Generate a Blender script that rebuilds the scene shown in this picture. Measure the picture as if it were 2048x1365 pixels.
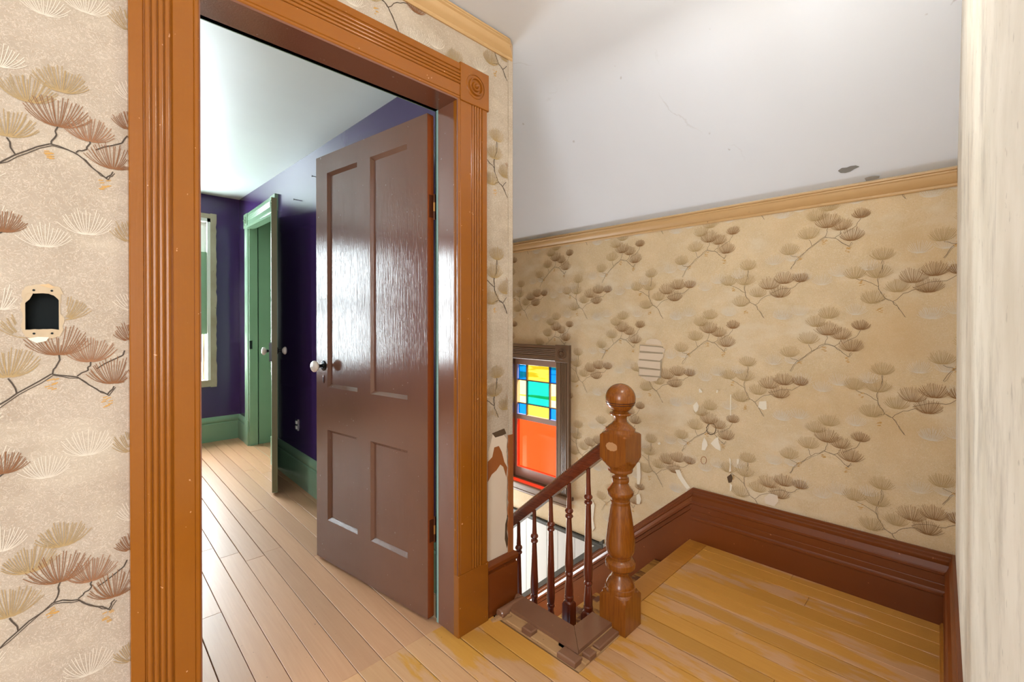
import bpy, bmesh, math, random
from mathutils import Vector, Matrix
random.seed(7)
for o in list(bpy.data.objects):
    bpy.data.objects.remove(o)
SC = bpy.context.scene
COL = SC.collection

# ------------------------------------------------------------------ camera
cam_d = bpy.data.cameras.new('camera')
cam = bpy.data.objects.new('camera', cam_d)
COL.objects.link(cam)
cam.location = (0, 0, 1.2)
cam.rotation_euler = (math.radians(90 - 0.30), 0, math.radians(-45))
cam_d.sensor_width = 36
cam_d.lens = 16.0
cam_d.shift_y = -33.0 / 2048
cam_d.clip_start = 0.02
SC.camera = cam

# ------------------------------------------------------------------ world, sun, window and added light, exposure
W = bpy.data.worlds.new('sky'); SC.world = W
W.use_nodes = True
wn = W.node_tree.nodes; wn.clear()
w_out = wn.new('ShaderNodeOutputWorld'); w_bg = wn.new('ShaderNodeBackground'); w_sky = wn.new('ShaderNodeTexSky')
w_sky.sky_type = 'HOSEK_WILKIE'
w_sky.sun_direction = Vector((0.50, -0.30, 0.85)).normalized()
w_sky.turbidity = 5.0
w_sky.ground_albedo = 0.4
w_bg.inputs['Strength'].default_value = 4.0
W.node_tree.links.new(w_sky.outputs[0], w_bg.inputs['Color'])
W.node_tree.links.new(w_bg.outputs[0], w_out.inputs[0])

def sun_light(energy, direction, angle):
    d = bpy.data.lights.new('sun', 'SUN'); d.energy = energy; d.angle = math.radians(angle); d.color = (1, .95, .86)
    o = bpy.data.objects.new('sun', d); COL.objects.link(o)
    o.rotation_euler = Vector(direction).to_track_quat('-Z', 'Y').to_euler()
    o.location = (8, -2, 8)
sun_light(22.0, (-0.50, 0.30, -0.85), 0.6)

def area_light(name, loc, direction, sx, sy, power, color):
    d = bpy.data.lights.new(name, 'AREA'); d.shape = 'RECTANGLE'; d.size = sx; d.size_y = sy
    d.energy = power; d.color = color
    o = bpy.data.objects.new(name, d); COL.objects.link(o)
    o.location = loc
    o.rotation_euler = Vector(direction).to_track_quat('-Z', 'Y').to_euler()
    return o
DAY = (0.91, 0.96, 1.0)
area_light('daylight_bedroom_window', (0.72, 5.78, 1.42), (0, -1, 0), 0.8, 1.6, 230, DAY)
area_light('daylight_bedroom_second_window', (-1.75, 5.78, 1.42), (0, -1, 0), 0.9, 1.7, 210, DAY)
area_light('added_hall_end_light', (-2.5, -0.6, 1.45), (1, 0, 0), 1.2, 1.5, 60, (.97, .98, 1))  # added unseen source, lights the far wall and the newel's left face
area_light('added_hall_back_light', (-0.8, -2.75, 1.45), (0, 1, 0), 1.3, 1.5, 70, (.97, .98, 1))  # added unseen source behind the camera, lights the doorway wall and newel
area_light('added_stair_fill', (2.0, 3.45, -0.6), (0, -1, -0.1), 0.7, 1.0, 45, (.92, .97, 1.0))  # added fill for the stairwell, no window known there

VS = SC.view_settings
VS.view_transform = 'Standard'
VS.look = 'None'
VS.exposure = 0.14
VS.gamma = 1.0
VS.use_curve_mapping = False

# ------------------------------------------------------------------ helpers
def lin(r, g, b):
    def f(c):
        c /= 255.0
        return c / 12.92 if c <= 0.04045 else ((c + 0.055) / 1.055) ** 2.4
    return (f(r), f(g), f(b), 1.0)

def tag(o, label=None, cat=None, group=None, kind=None):
    if label: o['label'] = label
    if cat: o['category'] = cat
    if group: o['group'] = group
    if kind: o['kind'] = kind
    return o

def empty(name, loc=(0, 0, 0), rz=0.0, parent=None):
    o = bpy.data.objects.new(name, None); COL.objects.link(o)
    o.location = loc; o.rotation_euler = (0, 0, rz); o.empty_display_size = 0.1
    if parent: o.parent = parent
    return o

class MB:
    def __init__(s): s.v = []; s.f = []; s.m = []
    def add(s, vs, fs, mi=0):
        n = len(s.v); s.v += [tuple(p) for p in vs]
        for f in fs: s.f.append([i + n for i in f]); s.m.append(mi)
    def box(s, x0, x1, y0, y1, z0, z1, mi=0):
        vs = [(x0, y0, z0), (x1, y0, z0), (x1, y1, z0), (x0, y1, z0), (x0, y0, z1), (x1, y0, z1), (x1, y1, z1), (x0, y1, z1)]
        s.add(vs, [(0, 3, 2, 1), (4, 5, 6, 7), (0, 1, 5, 4), (1, 2, 6, 5), (2, 3, 7, 6), (3, 0, 4, 7)], mi)
        return s
    def cbox(s, x0, x1, y0, y1, z0, z1, c=0.002, mi=0):
        """box with chamfered top edges"""
        vs = [(x0, y0, z0), (x1, y0, z0), (x1, y1, z0), (x0, y1, z0),
              (x0, y0, z1 - c), (x1, y0, z1 - c), (x1, y1, z1 - c), (x0, y1, z1 - c),
              (x0 + c, y0 + c, z1), (x1 - c, y0 + c, z1), (x1 - c, y1 - c, z1), (x0 + c, y1 - c, z1)]
        s.add(vs, [(0, 3, 2, 1), (0, 1, 5, 4), (1, 2, 6, 5), (2, 3, 7, 6), (3, 0, 4, 7),
                   (4, 5, 9, 8), (5, 6, 10, 9), (6, 7, 11, 10), (7, 4, 8, 11), (8, 9, 10, 11)], mi)
        return s
    def prism(s, poly, z0, z1, mi=0):
        n = len(poly)
        vs = [(p[0], p[1], z0) for p in poly] + [(p[0], p[1], z1) for p in poly]
        fs = [list(range(n))[::-1], list(range(n, 2 * n))]
        fs += [(i, (i + 1) % n, n + (i + 1) % n, n + i) for i in range(n)]
        s.add(vs, fs, mi); return s
    def loft(s, rings, caps=True, mi=0):
        n = len(rings[0]); vs = [p for r in rings for p in r]; fs = []
        for k in range(len(rings) - 1):
            for i in range(n):
                j = (i + 1) % n
                fs.append((k * n + i, k * n + j, (k + 1) * n + j, (k + 1) * n + i))
        if caps:
            fs.append(list(range(n))[::-1]); fs.append(list(range((len(rings) - 1) * n, len(rings) * n)))
        s.add(vs, fs, mi); return s
    def lathe(s, prof, c=(0, 0, 0), n=24, half=None, axis='z', mi=0):
        """prof: list of (h, r) along the axis; half: half side of a square that clips the radius"""
        rings = []
        for h, r in prof:
            ring = []
            for i in range(n):
                t = 2 * math.pi * i / n
                rr = r
                if half: rr = min(r, half / max(abs(math.cos(t)), abs(math.sin(t))))
                a, b = rr * math.cos(t), rr * math.sin(t)
                if axis == 'z': ring.append((c[0] + a, c[1] + b, c[2] + h))
                elif axis == 'y': ring.append((c[0] + a, c[1] + h, c[2] + b))
                else: ring.append((c[0] + h, c[1] + a, c[2] + b))
            rings.append(ring)
        return s.loft(rings, True, mi)
    def sweep(s, prof, A, B, out, mi=0, ma=0.0, mb=0.0):
        """prof: closed list of (d, h); d along 'out', h along z; from A to B; ma/mb: mitre factors on d"""
        A = Vector(A); B = Vector(B); out = Vector(out)
        t = (B - A); t.z = 0; t.normalize()
        r1 = [tuple(A + out * d + Vector((0, 0, h)) + t * (ma * d)) for d, h in prof]
        r2 = [tuple(B + out * d + Vector((0, 0, h)) + t * (mb * d)) for d, h in prof]
        return s.loft([r1, r2], True, mi)
    def build(s, name, mat, parent=None, smooth=False, angle=35, recalc=True):
        me = bpy.data.meshes.new(name); me.from_pydata(s.v, [], s.f)
        mats = mat if isinstance(mat, (list, tuple)) else [mat]
        for m in mats: me.materials.append(m)
        if len(mats) > 1:
            me.polygons.foreach_set('material_index', s.m)
        if recalc:
            bm = bmesh.new(); bm.from_mesh(me); bmesh.ops.recalc_face_normals(bm, faces=bm.faces); bm.to_mesh(me); bm.free()
        if smooth:
            me.polygons.foreach_set('use_smooth', [True] * len(me.polygons))
            me.set_sharp_from_angle(angle=math.radians(angle))
        me.update()
        o = bpy.data.objects.new(name, me); COL.objects.link(o)
        if parent: o.parent = parent
        return o

def copy_tree(o, parent=None):
    c = o.copy(); COL.objects.link(c); c.parent = parent
    for ch in list(o.children): copy_tree(ch, c)
    return c

# ------------------------------------------------------------------ materials
class NT:
    def __init__(s, name):
        s.m = bpy.data.materials.new(name); s.m.use_nodes = True
        s.t = s.m.node_tree; s.n = s.t.nodes; s.n.clear()
        s.out = s.n.new('ShaderNodeOutputMaterial'); s.b = s.n.new('ShaderNodeBsdfPrincipled')
        s.l(s.b.outputs[0], s.out.inputs[0])
        s.tc = s.n.new('ShaderNodeTexCoord')
    def l(s, a, b): s.t.links.new(a, b)
    def coord(s, scale=(1, 1, 1), src='Object', offset_random=False, rot=(0, 0, 0)):
        mp = s.n.new('ShaderNodeMapping'); mp.inputs['Scale'].default_value = scale; mp.inputs['Rotation'].default_value = rot
        s.l(s.tc.outputs[src], mp.inputs['Vector'])
        if offset_random:
            oi = s.n.new('ShaderNodeObjectInfo'); mu = s.n.new('ShaderNodeMath'); mu.operation = 'MULTIPLY'; mu.inputs[1].default_value = 37.0
            s.l(oi.outputs['Random'], mu.inputs[0]); s.l(mu.outputs[0], mp.inputs['Location'])
        return mp.outputs[0]
    def pos(s, scale=(1, 1, 1)):
        g = s.n.new('ShaderNodeNewGeometry'); mp = s.n.new('ShaderNodeMapping'); mp.inputs['Scale'].default_value = scale
        s.l(g.outputs['Position'], mp.inputs['Vector']); return mp.outputs[0]
    def noise(s, vec, scale, detail=4, rough=0.55, dist=0.0):
        n = s.n.new('ShaderNodeTexNoise'); n.inputs['Scale'].default_value = scale; n.inputs['Detail'].default_value = detail
        n.inputs['Roughness'].default_value = rough; n.inputs['Distortion'].default_value = dist
        s.l(vec, n.inputs['Vector']); return n.outputs[0]
    def ramp(s, fac, stops):
        r = s.n.new('ShaderNodeValToRGB'); e = r.color_ramp.elements
        while len(e) < len(stops): e.new(0.5)
        for k, (p, c) in enumerate(stops):
            e[k].position = p; e[k].color = c if len(c) == 4 else (*c, 1)
        s.l(fac, r.inputs[0]); return r.outputs[0]
    def mask(s, fac, a, b):
        return s.ramp(fac, [(a, (0, 0, 0, 1)), (b, (1, 1, 1, 1))])
    def mix(s, fac, a, b, mode='MIX'):
        m = s.n.new('ShaderNodeMix'); m.data_type = 'RGBA'; m.blend_type = mode
        for i, x in ((0, fac), (6, a), (7, b)):
            if hasattr(x, 'links'): s.l(x, m.inputs[i])
            else: m.inputs[i].default_value = x
        return m.outputs[2]
    def rand(s):
        return s.n.new('ShaderNodeObjectInfo').outputs['Random']
    def bump(s, h, strength=0.2, dist=0.002):
        b = s.n.new('ShaderNodeBump'); b.inputs['Strength'].default_value = strength; b.inputs['Distance'].default_value = dist
        s.l(h, b.inputs['Height']); s.l(b.outputs[0], s.b.inputs['Normal'])
    def col(s, c):
        if hasattr(c, 'links'): s.l(c, s.b.inputs['Base Color'])
        else: s.b.inputs['Base Color'].default_value = c
    def fin(s, rough=0.5, spec=0.5, coat=0.0):
        if hasattr(rough, 'links'): s.l(rough, s.b.inputs['Roughness'])
        else: s.b.inputs['Roughness'].default_value = rough
        s.b.inputs['Specular IOR Level'].default_value = spec
        s.b.inputs['Coat Weight'].default_value = coat; s.b.inputs['Coat Roughness'].default_value = 0.12
        return s.m

def plain(name, c, rough=0.5, spec=0.5, metal=0.0, coat=0.0):
    t = NT(name); t.col(c); t.b.inputs['Metallic'].default_value = metal
    return t.fin(rough, spec, coat)

def painted(name, c, c2, rough=0.3, chips=None, spec=0.5, axis='z', grain=0.25):
    """brushed gloss paint over wood, tiny chips"""
    t = NT(name)
    v = t.pos()
    st = {'z': (40, 40, 2), 'x': (2, 40, 40), 'y': (40, 2, 40)}[axis]
    g = t.noise(t.pos(st), 5, 3)
    big = t.noise(v, 5, 3)
    col = t.mix(big, c, c2)
    if chips is not None:
        ch = t.mask(t.noise(v, 60, 2, 0.6), 0.735, 0.76)
        col = t.mix(ch, col, chips)
    t.col(col); t.bump(g, grain, 0.0015)
    return t.fin(rough, spec)

M = {}
def wallpaper(name, a, b, stain, cloud=0.55):
    t = NT(name); v = t.pos()
    base = t.mix(t.mask(t.noise(v, 7, 4), 0.35, 0.65), a, b)
    # fine vermicelli print: pale squiggles and darker threads
    sq = t.noise(v, 90, 2, 0.5, 1.6)
    pale = t.ramp(sq, [(0.46, (0, 0, 0, 1)), (0.50, (1, 1, 1, 1)), (0.54, (0, 0, 0, 1))])
    sq2 = t.noise(t.pos((1.05, 1.1, 0.95)), 70, 2, 0.5, 2.2)
    dark = t.ramp(sq2, [(0.475, (0, 0, 0, 1)), (0.50, (1, 1, 1, 1)), (0.525, (0, 0, 0, 1))])
    m1 = t.mix(1.0, pale, (0.42, 0.42, 0.42, 1), 'MULTIPLY')
    col = t.mix(m1, base, lin(232, 222, 205))
    m2 = t.mix(1.0, dark, (0.34, 0.34, 0.34, 1), 'MULTIPLY')
    col = t.mix(m2, col, lin(165, 135, 100))
    # pale printed clouds and old damp stains
    cl = t.mask(t.noise(t.pos((1, 1, 2.2)), 4.2, 3, 0.6), 0.52, 0.72)
    cl = t.mix(1.0, cl, (cloud, cloud, cloud, 1), 'MULTIPLY')
    col = t.mix(cl, col, lin(222, 212, 190))
    stn = t.mask(t.noise(v, 1.9, 5, 0.6), 0.55, 0.72)
    stn = t.mix(1.0, stn, (0.5, 0.5, 0.5, 1), 'MULTIPLY')
    col = t.mix(stn, col, stain)
    t.col(col); t.bump(t.noise(v, 300, 2), 0.08, 0.001)
    return t.fin(0.72, 0.3)
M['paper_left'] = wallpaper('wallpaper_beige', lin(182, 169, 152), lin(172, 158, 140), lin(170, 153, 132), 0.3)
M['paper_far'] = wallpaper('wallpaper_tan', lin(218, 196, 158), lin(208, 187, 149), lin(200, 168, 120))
M['needle_brown'] = plain('print_brown', lin(134, 92, 60), 0.7, 0.3)
M['far_brown'] = plain('print_brown_faded', lin(146, 110, 70), 0.7, 0.3)
M['far_russet'] = plain('print_russet_faded', lin(154, 120, 80), 0.7, 0.3)
M['far_tan'] = plain('print_tan_faded', lin(182, 156, 112), 0.7, 0.3)
M['needle_russet'] = plain('print_russet', lin(148, 106, 76), 0.7, 0.3)
M['needle_tan'] = plain('print_tan', lin(170, 145, 102), 0.7, 0.3)
M['needle_pale'] = plain('print_pale', lin(216, 207, 190), 0.7, 0.3)
M['twig'] = plain('print_twig', lin(112, 96, 76), 0.7, 0.3)
M['twig_dark'] = plain('print_twig_dark', lin(78, 68, 58), 0.7, 0.3)
M['cone'] = plain('print_gold', lin(196, 152, 84), 0.6, 0.3)

def brown_paint(name, axis):
    return painted(name, lin(150, 90, 22), lin(138, 80, 18), 0.20, lin(205, 150, 100), 0.5, axis, 0.10)
M['casing'] = brown_paint('brown_trim_paint_upright', 'z')
M['casing_x'] = brown_paint('brown_trim_paint_level', 'x')
M['base_y'] = painted('brown_baseboard_paint', lin(120, 62, 20), lin(108, 52, 18), 0.30, lin(170, 110, 70), 0.5, 'y', 0.10)
M['base_x'] = painted('brown_baseboard_paint_short', lin(122, 62, 20), lin(110, 52, 16), 0.30, lin(170, 110, 70), 0.5, 'x', 0.10)
M['jamb'] = painted('brown_gloss_jamb', lin(122, 80, 60), lin(116, 74, 54), 0.15, lin(150, 130, 120), 0.6, 'z', 0.22)
M['door'] = painted('brown_gloss_door', lin(120, 84, 66), lin(110, 76, 58), 0.15, lin(165, 145, 130), 0.6, 'z', 0.4)
M['door_edge'] = painted('door_edge_orange', lin(140, 68, 24), lin(128, 60, 20), 0.3, None)
M['win_casing'] = painted('grey_brown_window_paint', lin(122, 98, 76), lin(112, 88, 68), 0.32, lin(160, 140, 120), 0.5, 'z', 0.12)
M['crown'] = painted('tan_crown_paint', lin(204, 170, 122), lin(192, 157, 108), 0.4, lin(150, 120, 80), 0.5, 'x', 0.05)
M['green'] = painted('sage_green_gloss', lin(138, 166, 136), lin(128, 158, 128), 0.22, None, 0.5, 'z', 0.08)
M['teal_edge'] = plain('pale_teal_edge_paint', lin(150, 196, 190), 0.35)
M['green_x'] = painted('sage_green_gloss_level', lin(134, 164, 134), lin(124, 156, 126), 0.22, None, 0.5, 'x', 0.08)
M['olive'] = painted('olive_bare_edge', lin(124, 118, 78), lin(112, 104, 66), 0.5, None)
M['purple'] = painted('dark_purple_gloss', lin(70, 44, 98), lin(64, 40, 90), 0.2, None, 0.55, 'z', 0.03)
M['raw'] = painted('raw_scraped_wood', lin(150, 132, 104), lin(196, 184, 162), 0.7, lin(90, 76, 58), 0.3, 'z', 0.4)
M['white_wood'] = plain('white_paint', lin(226, 226, 218), 0.4)
M['porcelain'] = plain('porcelain', lin(236, 226, 210), 0.12, 0.6, coat=0.4)
M['black_metal'] = plain('black_metal', lin(26, 28, 28), 0.25, 0.6, metal=0.6)
M['old_bronze'] = plain('painted_hinge', lin(84, 40, 18), 0.4, 0.5, metal=0.2)
M['brass'] = plain('worn_pin', lin(190, 140, 80), 0.35, 0.5, metal=0.7)
M['steel'] = plain('steel', lin(190, 192, 196), 0.25, 0.5, metal=0.9)
M['dark_box'] = plain('dark_box', lin(22, 30, 30), 0.7, 0.3)
M['globe'] = None

def ceiling_mat():
    t = NT('white_ceiling_plaster'); v = t.pos()
    c = t.mix(t.noise(v, 2.2, 4), lin(232, 241, 253), lin(225, 234, 246))
    # hairline cracks
    vo = t.n.new('ShaderNodeTexVoronoi'); vo.feature = 'DISTANCE_TO_EDGE'; vo.inputs['Scale'].default_value = 1.15
    wn_ = t.n.new('ShaderNodeTexNoise'); wn_.inputs['Scale'].default_value = 2.5; wn_.inputs['Detail'].default_value = 6; t.l(v, wn_.inputs['Vector']); wv = t.mix(0.35, v, wn_.outputs['Color'])
    t.l(wv, vo.inputs['Vector'])
    ck = t.ramp(vo.outputs['Distance'], [(0.0, (1, 1, 1, 1)), (0.0035, (0, 0, 0, 1))])
    ck = t.mix(1.0, ck, t.mask(t.noise(v, 1.6, 2), 0.52, 0.6), 'MULTIPLY')
    ck = t.mix(1.0, ck, (0.22, 0.22, 0.22, 1), 'MULTIPLY')
    c = t.mix(ck, c, lin(150, 148, 146))
    sp = t.mask(t.noise(v, 18, 2), 0.76, 0.79)
    c = t.mix(t.mix(1.0, sp, (.35, .35, .35, 1), 'MULTIPLY'), c, lin(150, 148, 146))
    t.col(c); t.bump(t.noise(v, 5, 3), 0.25, 0.006)
    return t.fin(0.75, 0.3)
M['ceiling'] = ceiling_mat()

def bedroom_ceiling_mat():
    t = NT('bedroom_ceiling_paint'); v = t.pos()
    t.col(t.mix(t.noise(v, 2.0, 4), lin(216, 224, 218), lin(204, 212, 206)))
    t.bump(t.noise(v, 3.5, 4), 0.35, 0.01)
    return t.fin(0.45, 0.4)
M['ceiling_bed'] = bedroom_ceiling_mat()

def plaster_mat():
    t = NT('streaked_white_plaster'); v = t.pos()
    c = t.mix(t.mask(t.noise(v, 6, 5, 0.6), 0.4, 0.66), lin(228, 221, 208), lin(212, 204, 188))
    g = t.mask(t.noise(t.pos((0.8, 1, 0.5)), 7, 6, 0.72), 0.52, 0.64)
    c = t.mix(t.mix(1.0, g, (.6, .6, .6, 1), 'MULTIPLY'), c, lin(178, 170, 158))
    d = t.mask(t.noise(v, 46, 3), 0.66, 0.7)
    c = t.mix(t.mix(1.0, d, (.4, .4, .4, 1), 'MULTIPLY'), c, lin(150, 140, 125))
    t.col(c); t.bump(t.noise(v, 25, 4), 0.3, 0.003)
    return t.fin(0.6, 0.4)
M['plaster'] = plaster_mat()
M['bare_plaster'] = painted('bare_plaster', lin(226, 214, 196), lin(216, 200, 180), 0.8, lin(150, 130, 110), 0.2, 'z', 0.1)
M['rim'] = painted('dirty_plaster_rim', lin(206, 188, 160), lin(178, 158, 128), 0.85, lin(96, 78, 58), 0.2)
M['torn_white'] = plain('torn_paper_white', lin(232, 224, 206), 0.8, 0.2)
M['lath_fill'] = painted('patching_plaster', lin(222, 206, 184), lin(214, 196, 172), 0.8, None, 0.2, 'y', 0.1)
M['rust'] = painted('bare_wood_corner', lin(134, 66, 30), lin(164, 104, 52), 0.6, lin(196, 170, 136), 0.3, 'z', 0.4)
M['dark_crumble'] = plain('crumbled_plaster', lin(92, 74, 56), 0.9, 0.1)
M['graphite'] = painted('scraped_patch', lin(104, 104, 102), lin(160, 160, 158), 0.9, None)
M['graphite_light'] = painted('scraped_patch_faint', lin(160, 160, 158), lin(184, 184, 182), 0.9, None)

def board_mat(name, pale, pale2, varnish, varnish2, amount, rough):
    t = NT(name); v = t.pos()
    grain = t.noise(t.coord((26, 1.1, 1), 'Object', True), 4, 5, 0.6, 0.6)
    c_p = t.mix(grain, pale, pale2)
    if amount is not None:
        c_v = t.mix(grain, varnish, varnish2)
        wear = t.noise(t.pos((6, 1.3, 1)), 1.5, 6, 0.6)
        sx = t.n.new('ShaderNodeSeparateXYZ'); t.l(t.pos(), sx.inputs[0])
        mr = t.n.new('ShaderNodeMapRange'); mr.inputs['From Min'].default_value = 1.28; mr.inputs['From Max'].default_value = 0.75; mr.inputs['To Max'].default_value = 0.22
        t.l(sx.outputs[0], mr.inputs[0])
        ad = t.n.new('ShaderNodeMath'); ad.operation = 'ADD'; t.l(wear, ad.inputs[0]); t.l(mr.outputs[0], ad.inputs[1]); wear = ad.outputs[0]
        wm = t.mask(wear, amount, amount + 0.05)
        col = t.mix(wm, c_v, c_p)
    else:
        col = c_p
    rv = t.ramp(t.rand(), [(0, (0.86, 0.86, 0.86, 1)), (1, (1.06, 1.05, 1.04, 1))])
    col = t.mix(1.0, col, rv, 'MULTIPLY')
    kn = t.mask(t.noise(t.pos((14, 3, 1)), 2.4, 4), 0.70, 0.78)
    col = t.mix(t.mix(1.0, kn, (.45, .45, .45, 1), 'MULTIPLY'), col, lin(120, 84, 54))
    sp = t.mask(t.noise(v, 55, 2), 0.74, 0.77)
    col = t.mix(t.mix(1.0, sp, (.6, .6, .6, 1), 'MULTIPLY'), col, lin(100, 70, 46))
    t.col(col); t.bump(grain, 0.08, 0.002)
    return t.fin(rough, 0.45)
M['board_bed'] = board_mat('bare_pine_boards', lin(204, 158, 120), lin(186, 138, 100), None, None, None, 0.42)
M['board_hall'] = board_mat('worn_amber_boards', lin(218, 174, 130), lin(200, 152, 108), lin(214, 160, 76), lin(200, 144, 62), 0.515, 0.34)
M['nosing'] = board_mat('amber_nosing', lin(206, 150, 80), lin(170, 112, 48), lin(200, 142, 58), lin(160, 100, 34), 0.56, 0.35)
M['tread'] = board_mat('worn_stair_treads', lin(206, 160, 84), lin(180, 130, 60), lin(110, 56, 24), lin(92, 44, 20), 0.44, 0.4)
M['subfloor'] = plain('dark_subfloor', lin(58, 38, 22), 0.9, 0.1)
M['raw_strip'] = painted('raw_sub_strip', lin(196, 158, 112), lin(170, 130, 88), 0.7, lin(110, 80, 54), 0.3, 'y', 0.3)
M['curb'] = painted('dark_varnished_curb', lin(142, 104, 80), lin(126, 88, 66), 0.16, lin(160, 120, 90), 0.55, 'y', 0.2)

def varnish(name, a, b, rough, axis='z'):
    t = NT(name)
    st = {'z': (60, 60, 3), 'y': (60, 3, 60)}[axis]
    g = t.noise(t.pos(st), 3, 4, 0.6)
    t.col(t.mix(t.mask(g, 0.35, 0.65), a, b)); t.bump(g, 0.06, 0.001)
    return t.fin(rough, 0.5, 0.35)
M['newel'] = varnish('amber_varnished_newel', lin(148, 86, 20), lin(126, 68, 14), 0.27)
M['baluster'] = varnish('dark_red_varnish', lin(116, 50, 24), lin(92, 36, 16), 0.3)
M['rail'] = varnish('dark_rail_varnish', lin(116, 52, 26), lin(92, 38, 18), 0.25, 'y')
M['groove'] = plain('dark_groove', lin(50, 20, 8), 0.6, 0.3)
M['worn_oval'] = painted('worn_bare_oval', lin(198, 152, 104), lin(186, 138, 90), 0.7, None)
M['bead_white'] = painted('white_beadboard', lin(222, 226, 224), lin(212, 216, 214), 0.4, None, 0.4, 'z', 0.1)
M['bead_dark'] = painted('dark_grey_frame', lin(78, 80, 76), lin(68, 70, 66), 0.4, None, 0.4, 'y', 0.1)

def stained(name, c, vary=0.25):
    m = bpy.data.materials.new(name); m.use_nodes = True
    t = m.node_tree; t.nodes.clear()
    out = t.nodes.new('ShaderNodeOutputMaterial'); mx = t.nodes.new('ShaderNodeMixShader')
    tr = t.nodes.new('ShaderNodeBsdfTransparent'); gl = t.nodes.new('ShaderNodeBsdfGlossy')
    gl.inputs['Roughness'].default_value = 0.05
    tr.inputs['Color'].default_value = c
    mx.inputs[0].default_value = 0.04
    t.links.new(tr.outputs[0], mx.inputs[1]); t.links.new(gl.outputs[0], mx.inputs[2])
    t.links.new(mx.outputs[0], out.inputs[0])
    return m
M['glass_red'] = stained('red_glass', (1.0, 0.22, 0.10, 1))
M['glass_yellow'] = stained('yellow_glass', (0.90, 0.68, 0.22, 1))
M['glass_cream'] = stained('cream_glass', (1.0, 0.88, 0.55, 1))
M['glass_blue'] = stained('blue_glass', (0.05, 0.38, 0.85, 1))
M['glass_teal'] = stained('teal_glass', (0.08, 0.60, 0.55, 1))
M['glass_clear'] = stained('clear_glass', (0.92, 0.96, 0.96, 1))
M['sash'] = painted('sash_paint_with_glare', lin(176, 150, 142), lin(164, 138, 130), 0.35, None)  # colour lightened to carry window glare on the backlit sash
M['lead'] = plain('sash_bars', lin(96, 84, 92), 0.5)

def ground_mat():
    t = NT('lawn_and_paving'); v = t.pos()
    g = t.mix(t.noise(v, 1.2, 4), lin(96, 120, 62), lin(140, 150, 90))
    p = t.mix(t.noise(v, 2.0, 4), lin(206, 200, 190), lin(186, 180, 170))
    w = t.mask(t.noise(t.pos((1, 0.5, 1)), 0.22, 3), 0.49, 0.51)
    t.col(t.mix(w, g, p)); return t.fin(0.9, 0.1)
M['ground'] = ground_mat()
M['paving'] = painted('pale_paving', lin(214, 208, 198), lin(196, 190, 180), 0.9, None, 0.1)

# ------------------------------------------------------------------ key measures (metres, camera at x=0, y=0)
Y1 = 1.385          # plaster face of the wall with the doorway
XC = 1.386          # its outer corner at the stairwell
X2 = 2.495          # plaster face of the far (stair) wall
ZC = 2.388          # hall ceiling
DX0, DX1, DZ = 0.257, 1.071, 2.041     # doorway
YB = 1.52           # bedroom face of the doorway wall
def w3(x): return -0.072 + 0.0293 * x + 0.028   # plaster face of the right wall
def xb(y): return 1.131 + 0.040 * y             # plaster face of the purple right wall in the bedroom
YF = 5.36           # bedroom window wall
STAIR_Y = 1.078     # edge of the landing
RISE, RUN = 0.186, 0.2055

def struct(o): o['kind'] = 'structure'; return o

# ================================================================== SETTING
# ---- wall with the doorway
wl = MB()
hx0, hx1, hz0, hz1 = -0.048, 0.0046, 1.182, 1.264
for (a, b, c, d) in ((-2.2, hx0, -0.05, ZC + .05), (hx1, DX0 - .02, -0.05, ZC + .05), (hx0, hx1, hz1, ZC + .05), (hx0, hx1, -0.05, hz0),
                     (DX0 - .02, DX1 + .02, DZ + .02, ZC + .05), (DX1 + .02, XC, -0.05, ZC + .05)):
    wl.box(a, b, Y1, YB - .02, c, d)
wall_left = struct(wl.build('wall_left', M['paper_left']))
tag(wall_left, 'beige pine-branch wallpapered wall around the open bedroom doorway', 'wall')
# slim papered corner bead
cb = MB(); cb.prism([(XC - .026, Y1 - .004), (XC - .004, Y1 - .006), (XC + .003, Y1 - .001), (XC + .004, Y1 + .02), (XC - .026, Y1 + .02)], 0.2, ZC)
cb.build('corner_bead', M['paper_left'], wall_left, True)

# bedroom face of that wall, purple
wf = MB()
for (a, b, c, d) in ((-2.4, DX0 - .02, -0.05, 2.7), (DX0 - .02, DX1 + .012, DZ + .01, 2.7), (DX1 + .012, 1.25, -0.05, 2.7)):
    wf.box(a, b, YB - .02, YB, c, d)
wfo = struct(wf.build('wall_bedroom_front', M['purple']))
tag(wfo, 'dark purple inner face of the doorway wall in the bedroom', 'wall')

# ---- wall between bedroom and stairs (purple on the bedroom side)
CO0, CO1, CZ = 4.15, 4.92, 2.12    # closet opening
wr = MB()
def wedge(y0, y1, z0, z1, xo):
    wr.prism([(xb(y0), y0), (xo, y0), (xo, y1), (xb(y1), y1)], z0, z1)
wedge(YB - .02, CO0, -.05, 2.75, 1.383); wedge(CO0, CO1, CZ, 2.75, 1.383); wedge(CO1, YF + .1, -.05, 2.75, 1.40)
wall_bed_right = struct(wr.build('wall_bedroom_right', M['purple']))
tag(wall_bed_right, 'glossy dark purple bedroom wall with a closet doorway', 'wall')
ws = MB(); ws.box(1.36, XC, YB - .02, 3.3, -2.8, -0.05); ws.box(1.383, XC, YB - .02, 3.3, -0.05, ZC + .05)
wso = struct(ws.build('wall_stair_inner', M['paper_left']))
tag(wso, 'papered inner side wall of the stairwell', 'wall')

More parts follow.
